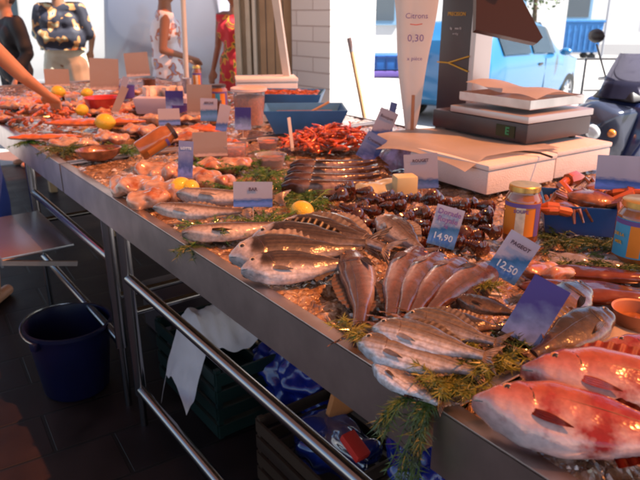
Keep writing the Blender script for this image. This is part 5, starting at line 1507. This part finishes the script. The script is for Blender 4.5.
# wooden door and frame, left of the pillar
dr = thing('wooden_door', 'tall brown plank door in a beige frame, left of the white pillar', 'door', ground(235, 6.15), CAMYAW - R(6))
Wd = (330 - 235) / 660 * 6.15
M_door = mat('brown_door_wood', (.4, .25, .14), .55, var=.2, vscale=3); M_beige = mat('beige_frame', (.5, .42, .32), .6, var=.1)
local_box(dr, 'wall_panel', (Wd * .55, .12, 1.5), (Wd * 1.05, .06, 3.0), M_beige)
for x, w_, mm in ((.03, .05, M_beige), (.13, .04, M_beige), (.19, .03, mat('pale_batten', (.62, .55, .45), .6))): local_box(dr, 'frame_post', (x * 1.0, .05, 1.5), (w_, .07, 3.0), mm, .004)
local_box(dr, 'door_leaf', (.42, .06, 1.3), (.36, .05, 2.6), M_door, .004)
for k in range(4): local_box(dr, 'plank_joint', (.3 + .08 * k, .034, 1.3), (.006, .006, 2.5), M_brown)
# leaning broom stick
bs = thing('broom_handle', 'wooden broom handle leaning before the white pillar', 'broom', ground(368, 4.2))
b = B(); tp_, bt_ = G(349, 38, 4.3) - bs.location, G(366, 125, 4.2) - bs.location
d = bt_ - tp_; e_ = tp_ + d * (-tp_.z / d.z) * .985
b.tube([tp_, e_], .014, 10); b.obj('handle', M_wood, bs)
b = B(); b.tube([tp_ - d.normalized() * .0, tp_ + d.normalized() * .09], .0155, 10); b.obj('grip', mat('grey_grip', (.2, .2, .22), .5), bs)
b = B(); b.box((e_.x, e_.y, .05), (.3, .07, .09), bev=.01, rot=Rz(CAMYAW)); b.obj('brush', M_bluepl, bs)
# blue crates and white box stack behind
for i, (px, f, z0, w_, h_, m, nm, lb) in enumerate([
        (388, 6.4, 1.02, .42, .14, M_bluepl, 'blue_crate', 'dull blue slatted crate topmost of the pile behind the broom handle'),
        (392, 6.4, .955, .46, .06, mat('violet_crate', (.12, .08, .3), .5), 'violet_tray', 'flat violet tray between the blue crate and the white boxes'),
        (388, 6.4, .65, .42, .30, M_foam, 'polystyrene_box', 'upper white box of the pile behind the broom handle'),
        (384, 6.35, .33, .46, .315, M_foam, 'polystyrene_box', 'middle white box of the pile behind the broom handle'),
        (388, 6.4, .004, .44, .32, M_foam, 'polystyrene_box', 'lowest white box of the pile behind the broom handle')]):
    gq = ground(px, f); t = thing(nm, lb, 'box', (gq.x, gq.y, z0), CAMYAW + R(6) + .04 * i)
    b = B(); b.box((0, 0, h_ / 2), (w_, .36, h_ - .004), bev=.01); b.obj('box_body', m, t)
    if nm == 'blue_crate':
        b = B()
        for k in range(4): b.box((-.15 + .1 * k, -.183, h_ / 2), (.012, .012, h_ * .9))
        b.box((0, -.183, h_ - .02), (.42, .012, .02)); b.obj('ribs', mat('deep_blue_ribs', (.01, .04, .16), .5), t, smooth=False)
# far building fronts
M_fac = mat('white_facade', (.62, .6, .58), .8, var=.04, vscale=1.5, bump=.1, bscale=12)
M_win = mat('dim_window', (.1, .12, .14), .1)
def building(label, px, f, w_, h_, yaw, m, wins=True):
    gq = ground(px, f); t = thing('white_house', label, 'building', gq, CAMYAW + yaw)
    local_box(t, 'wall', (0, 3, h_ / 2), (w_, 6, h_), m)
    local_box(t, 'plinth', (0, -.012, .2), (w_, .03, .4), mat('grey_plinth', (.45, .43, .42), .8))
    if wins:
        n = int(w_ / 3)
        for k in range(n):
            for fl_ in range(int(h_ / 3)):
                x = -w_ / 2 + 1.5 + k * 3
                fr = local_box(t, 'window', (x, -.02, 1.9 + fl_ * 3), (1.0, .05, 1.3), mat('blue_shutter', (.2, .35, .5), .6))
                local_box(fr, 'pane', (x, -.05, 1.9 + fl_ * 3), (.8, .02, 1.1), M_win)
    rf = local_box(t, 'roof', (0, 3, h_ + .1), (w_ + .5, 6.5, .2), mat('roof_tiles', (.5, .2, .12), .8), .02)
    return t
building('long white sunlit house front behind the vans and the pillar', 250, 15.5, 15, 6, R(2), M_fac)
building('white sunlit house behind the blue container, thin pipe on its wall', 640, 24.5, 14, 6.2, R(-6), M_fac)
pcn = ground(601, 23.6); dp = thing('drain_pipe', 'thin grey downpipe on the house wall right of the blue container', 'pipe', pcn)
b = B(); b.tube([(0, 0, 0), (0, 0, 5.6)], .04, 8); b.obj('pipe', mat('grey_pipe', (.3, .3, .32), .6), dp)
ct_ = thing('waste_container', 'blue ribbed waste container standing by the white wall', 'container', ground(571, 22.5), CAMYAW)
ct_.scale = (1.35, 1.1, 1.0)
M_bcont = mat('light_blue_container', (.03, .14, .36), .5, var=.12)
b = B(); b.box((0, 0, .72), (1.02, .8, .95), bev=.03, taper=1.12)
for k in range(7): b.box((-.42 + .14 * k, -.43, .72), (.04, .06, .8))
b.obj('container_body', M_bcont, ct_)
b = B(); b.box((0, 0, 1.24), (1.2, .95, .1), bev=.04); b.obj('lid', M_bcont, ct_)
for sx in (-.4, .4):
    for sy in (-.3, .3):
        b = B(); b.lathe([(0, -.03), (.1, -.03), (.1, .03), (0, .03)], 20); b.xf(T(sx, sy, .11) @ Rx(PI / 2)); b.box((sx, sy, .22), (.06, .06, .1)); b.obj('wheel', M_tyre, ct_)
rk = thing('bicycle_rack', 'thin black tube rail between the blue container and the scooter', 'railing', ground(586, 9.5), CAMYAW)
b = B(); b.tube([(0, 0, 0), (0, 0, .9), (1.1, 0, .9), (1.1, 0, 0)], .022, 8); b.tube([(.03, 0, .45), (1.07, 0, .45)], .012, 6); b.obj('rail', M_black, rk)
# small tree and parked scooter far behind the hatchback
tr = thing('street_tree', 'small green street tree beyond the blue car', 'tree', ground(530, 13.5))
b = B(); b.tube([(0, 0, 0), (.03, 0, 1.0), (0, .05, 2.2)], [.08, .06, .03], 10); b.obj('trunk', mat('bark', (.12, .08, .05), .9), tr)
b = B(); rnd = random.Random(4)
for i in range(1600):
    a = rnd.uniform(0, 2 * PI); e = rnd.uniform(-1, 1); r = rnd.random() ** .4 * (1 + .3 * noise.noise(Vector((math.cos(a) * 2, math.sin(a) * 2, e * 2))))
    c_ = Vector((math.cos(a) * math.sqrt(1 - e * e) * .9, math.sin(a) * math.sqrt(1 - e * e) * .9, e * .85)) * r + Vector((0, 0, 2.35))
    u_ = Vector((rnd.uniform(-1, 1), rnd.uniform(-1, 1), rnd.uniform(-1, 1))).normalized() * .06; w_ = u_.orthogonal().normalized() * .03
    b.bm.faces.new([b.bm.verts.new(c_ + u_), b.bm.verts.new(c_ + w_), b.bm.verts.new(c_ - u_), b.bm.verts.new(c_ - w_)])
b.obj('crown', mat('tree_leaves', (.07, .11, .03), .6, var=.3, vscale=3), tr, smooth=False)
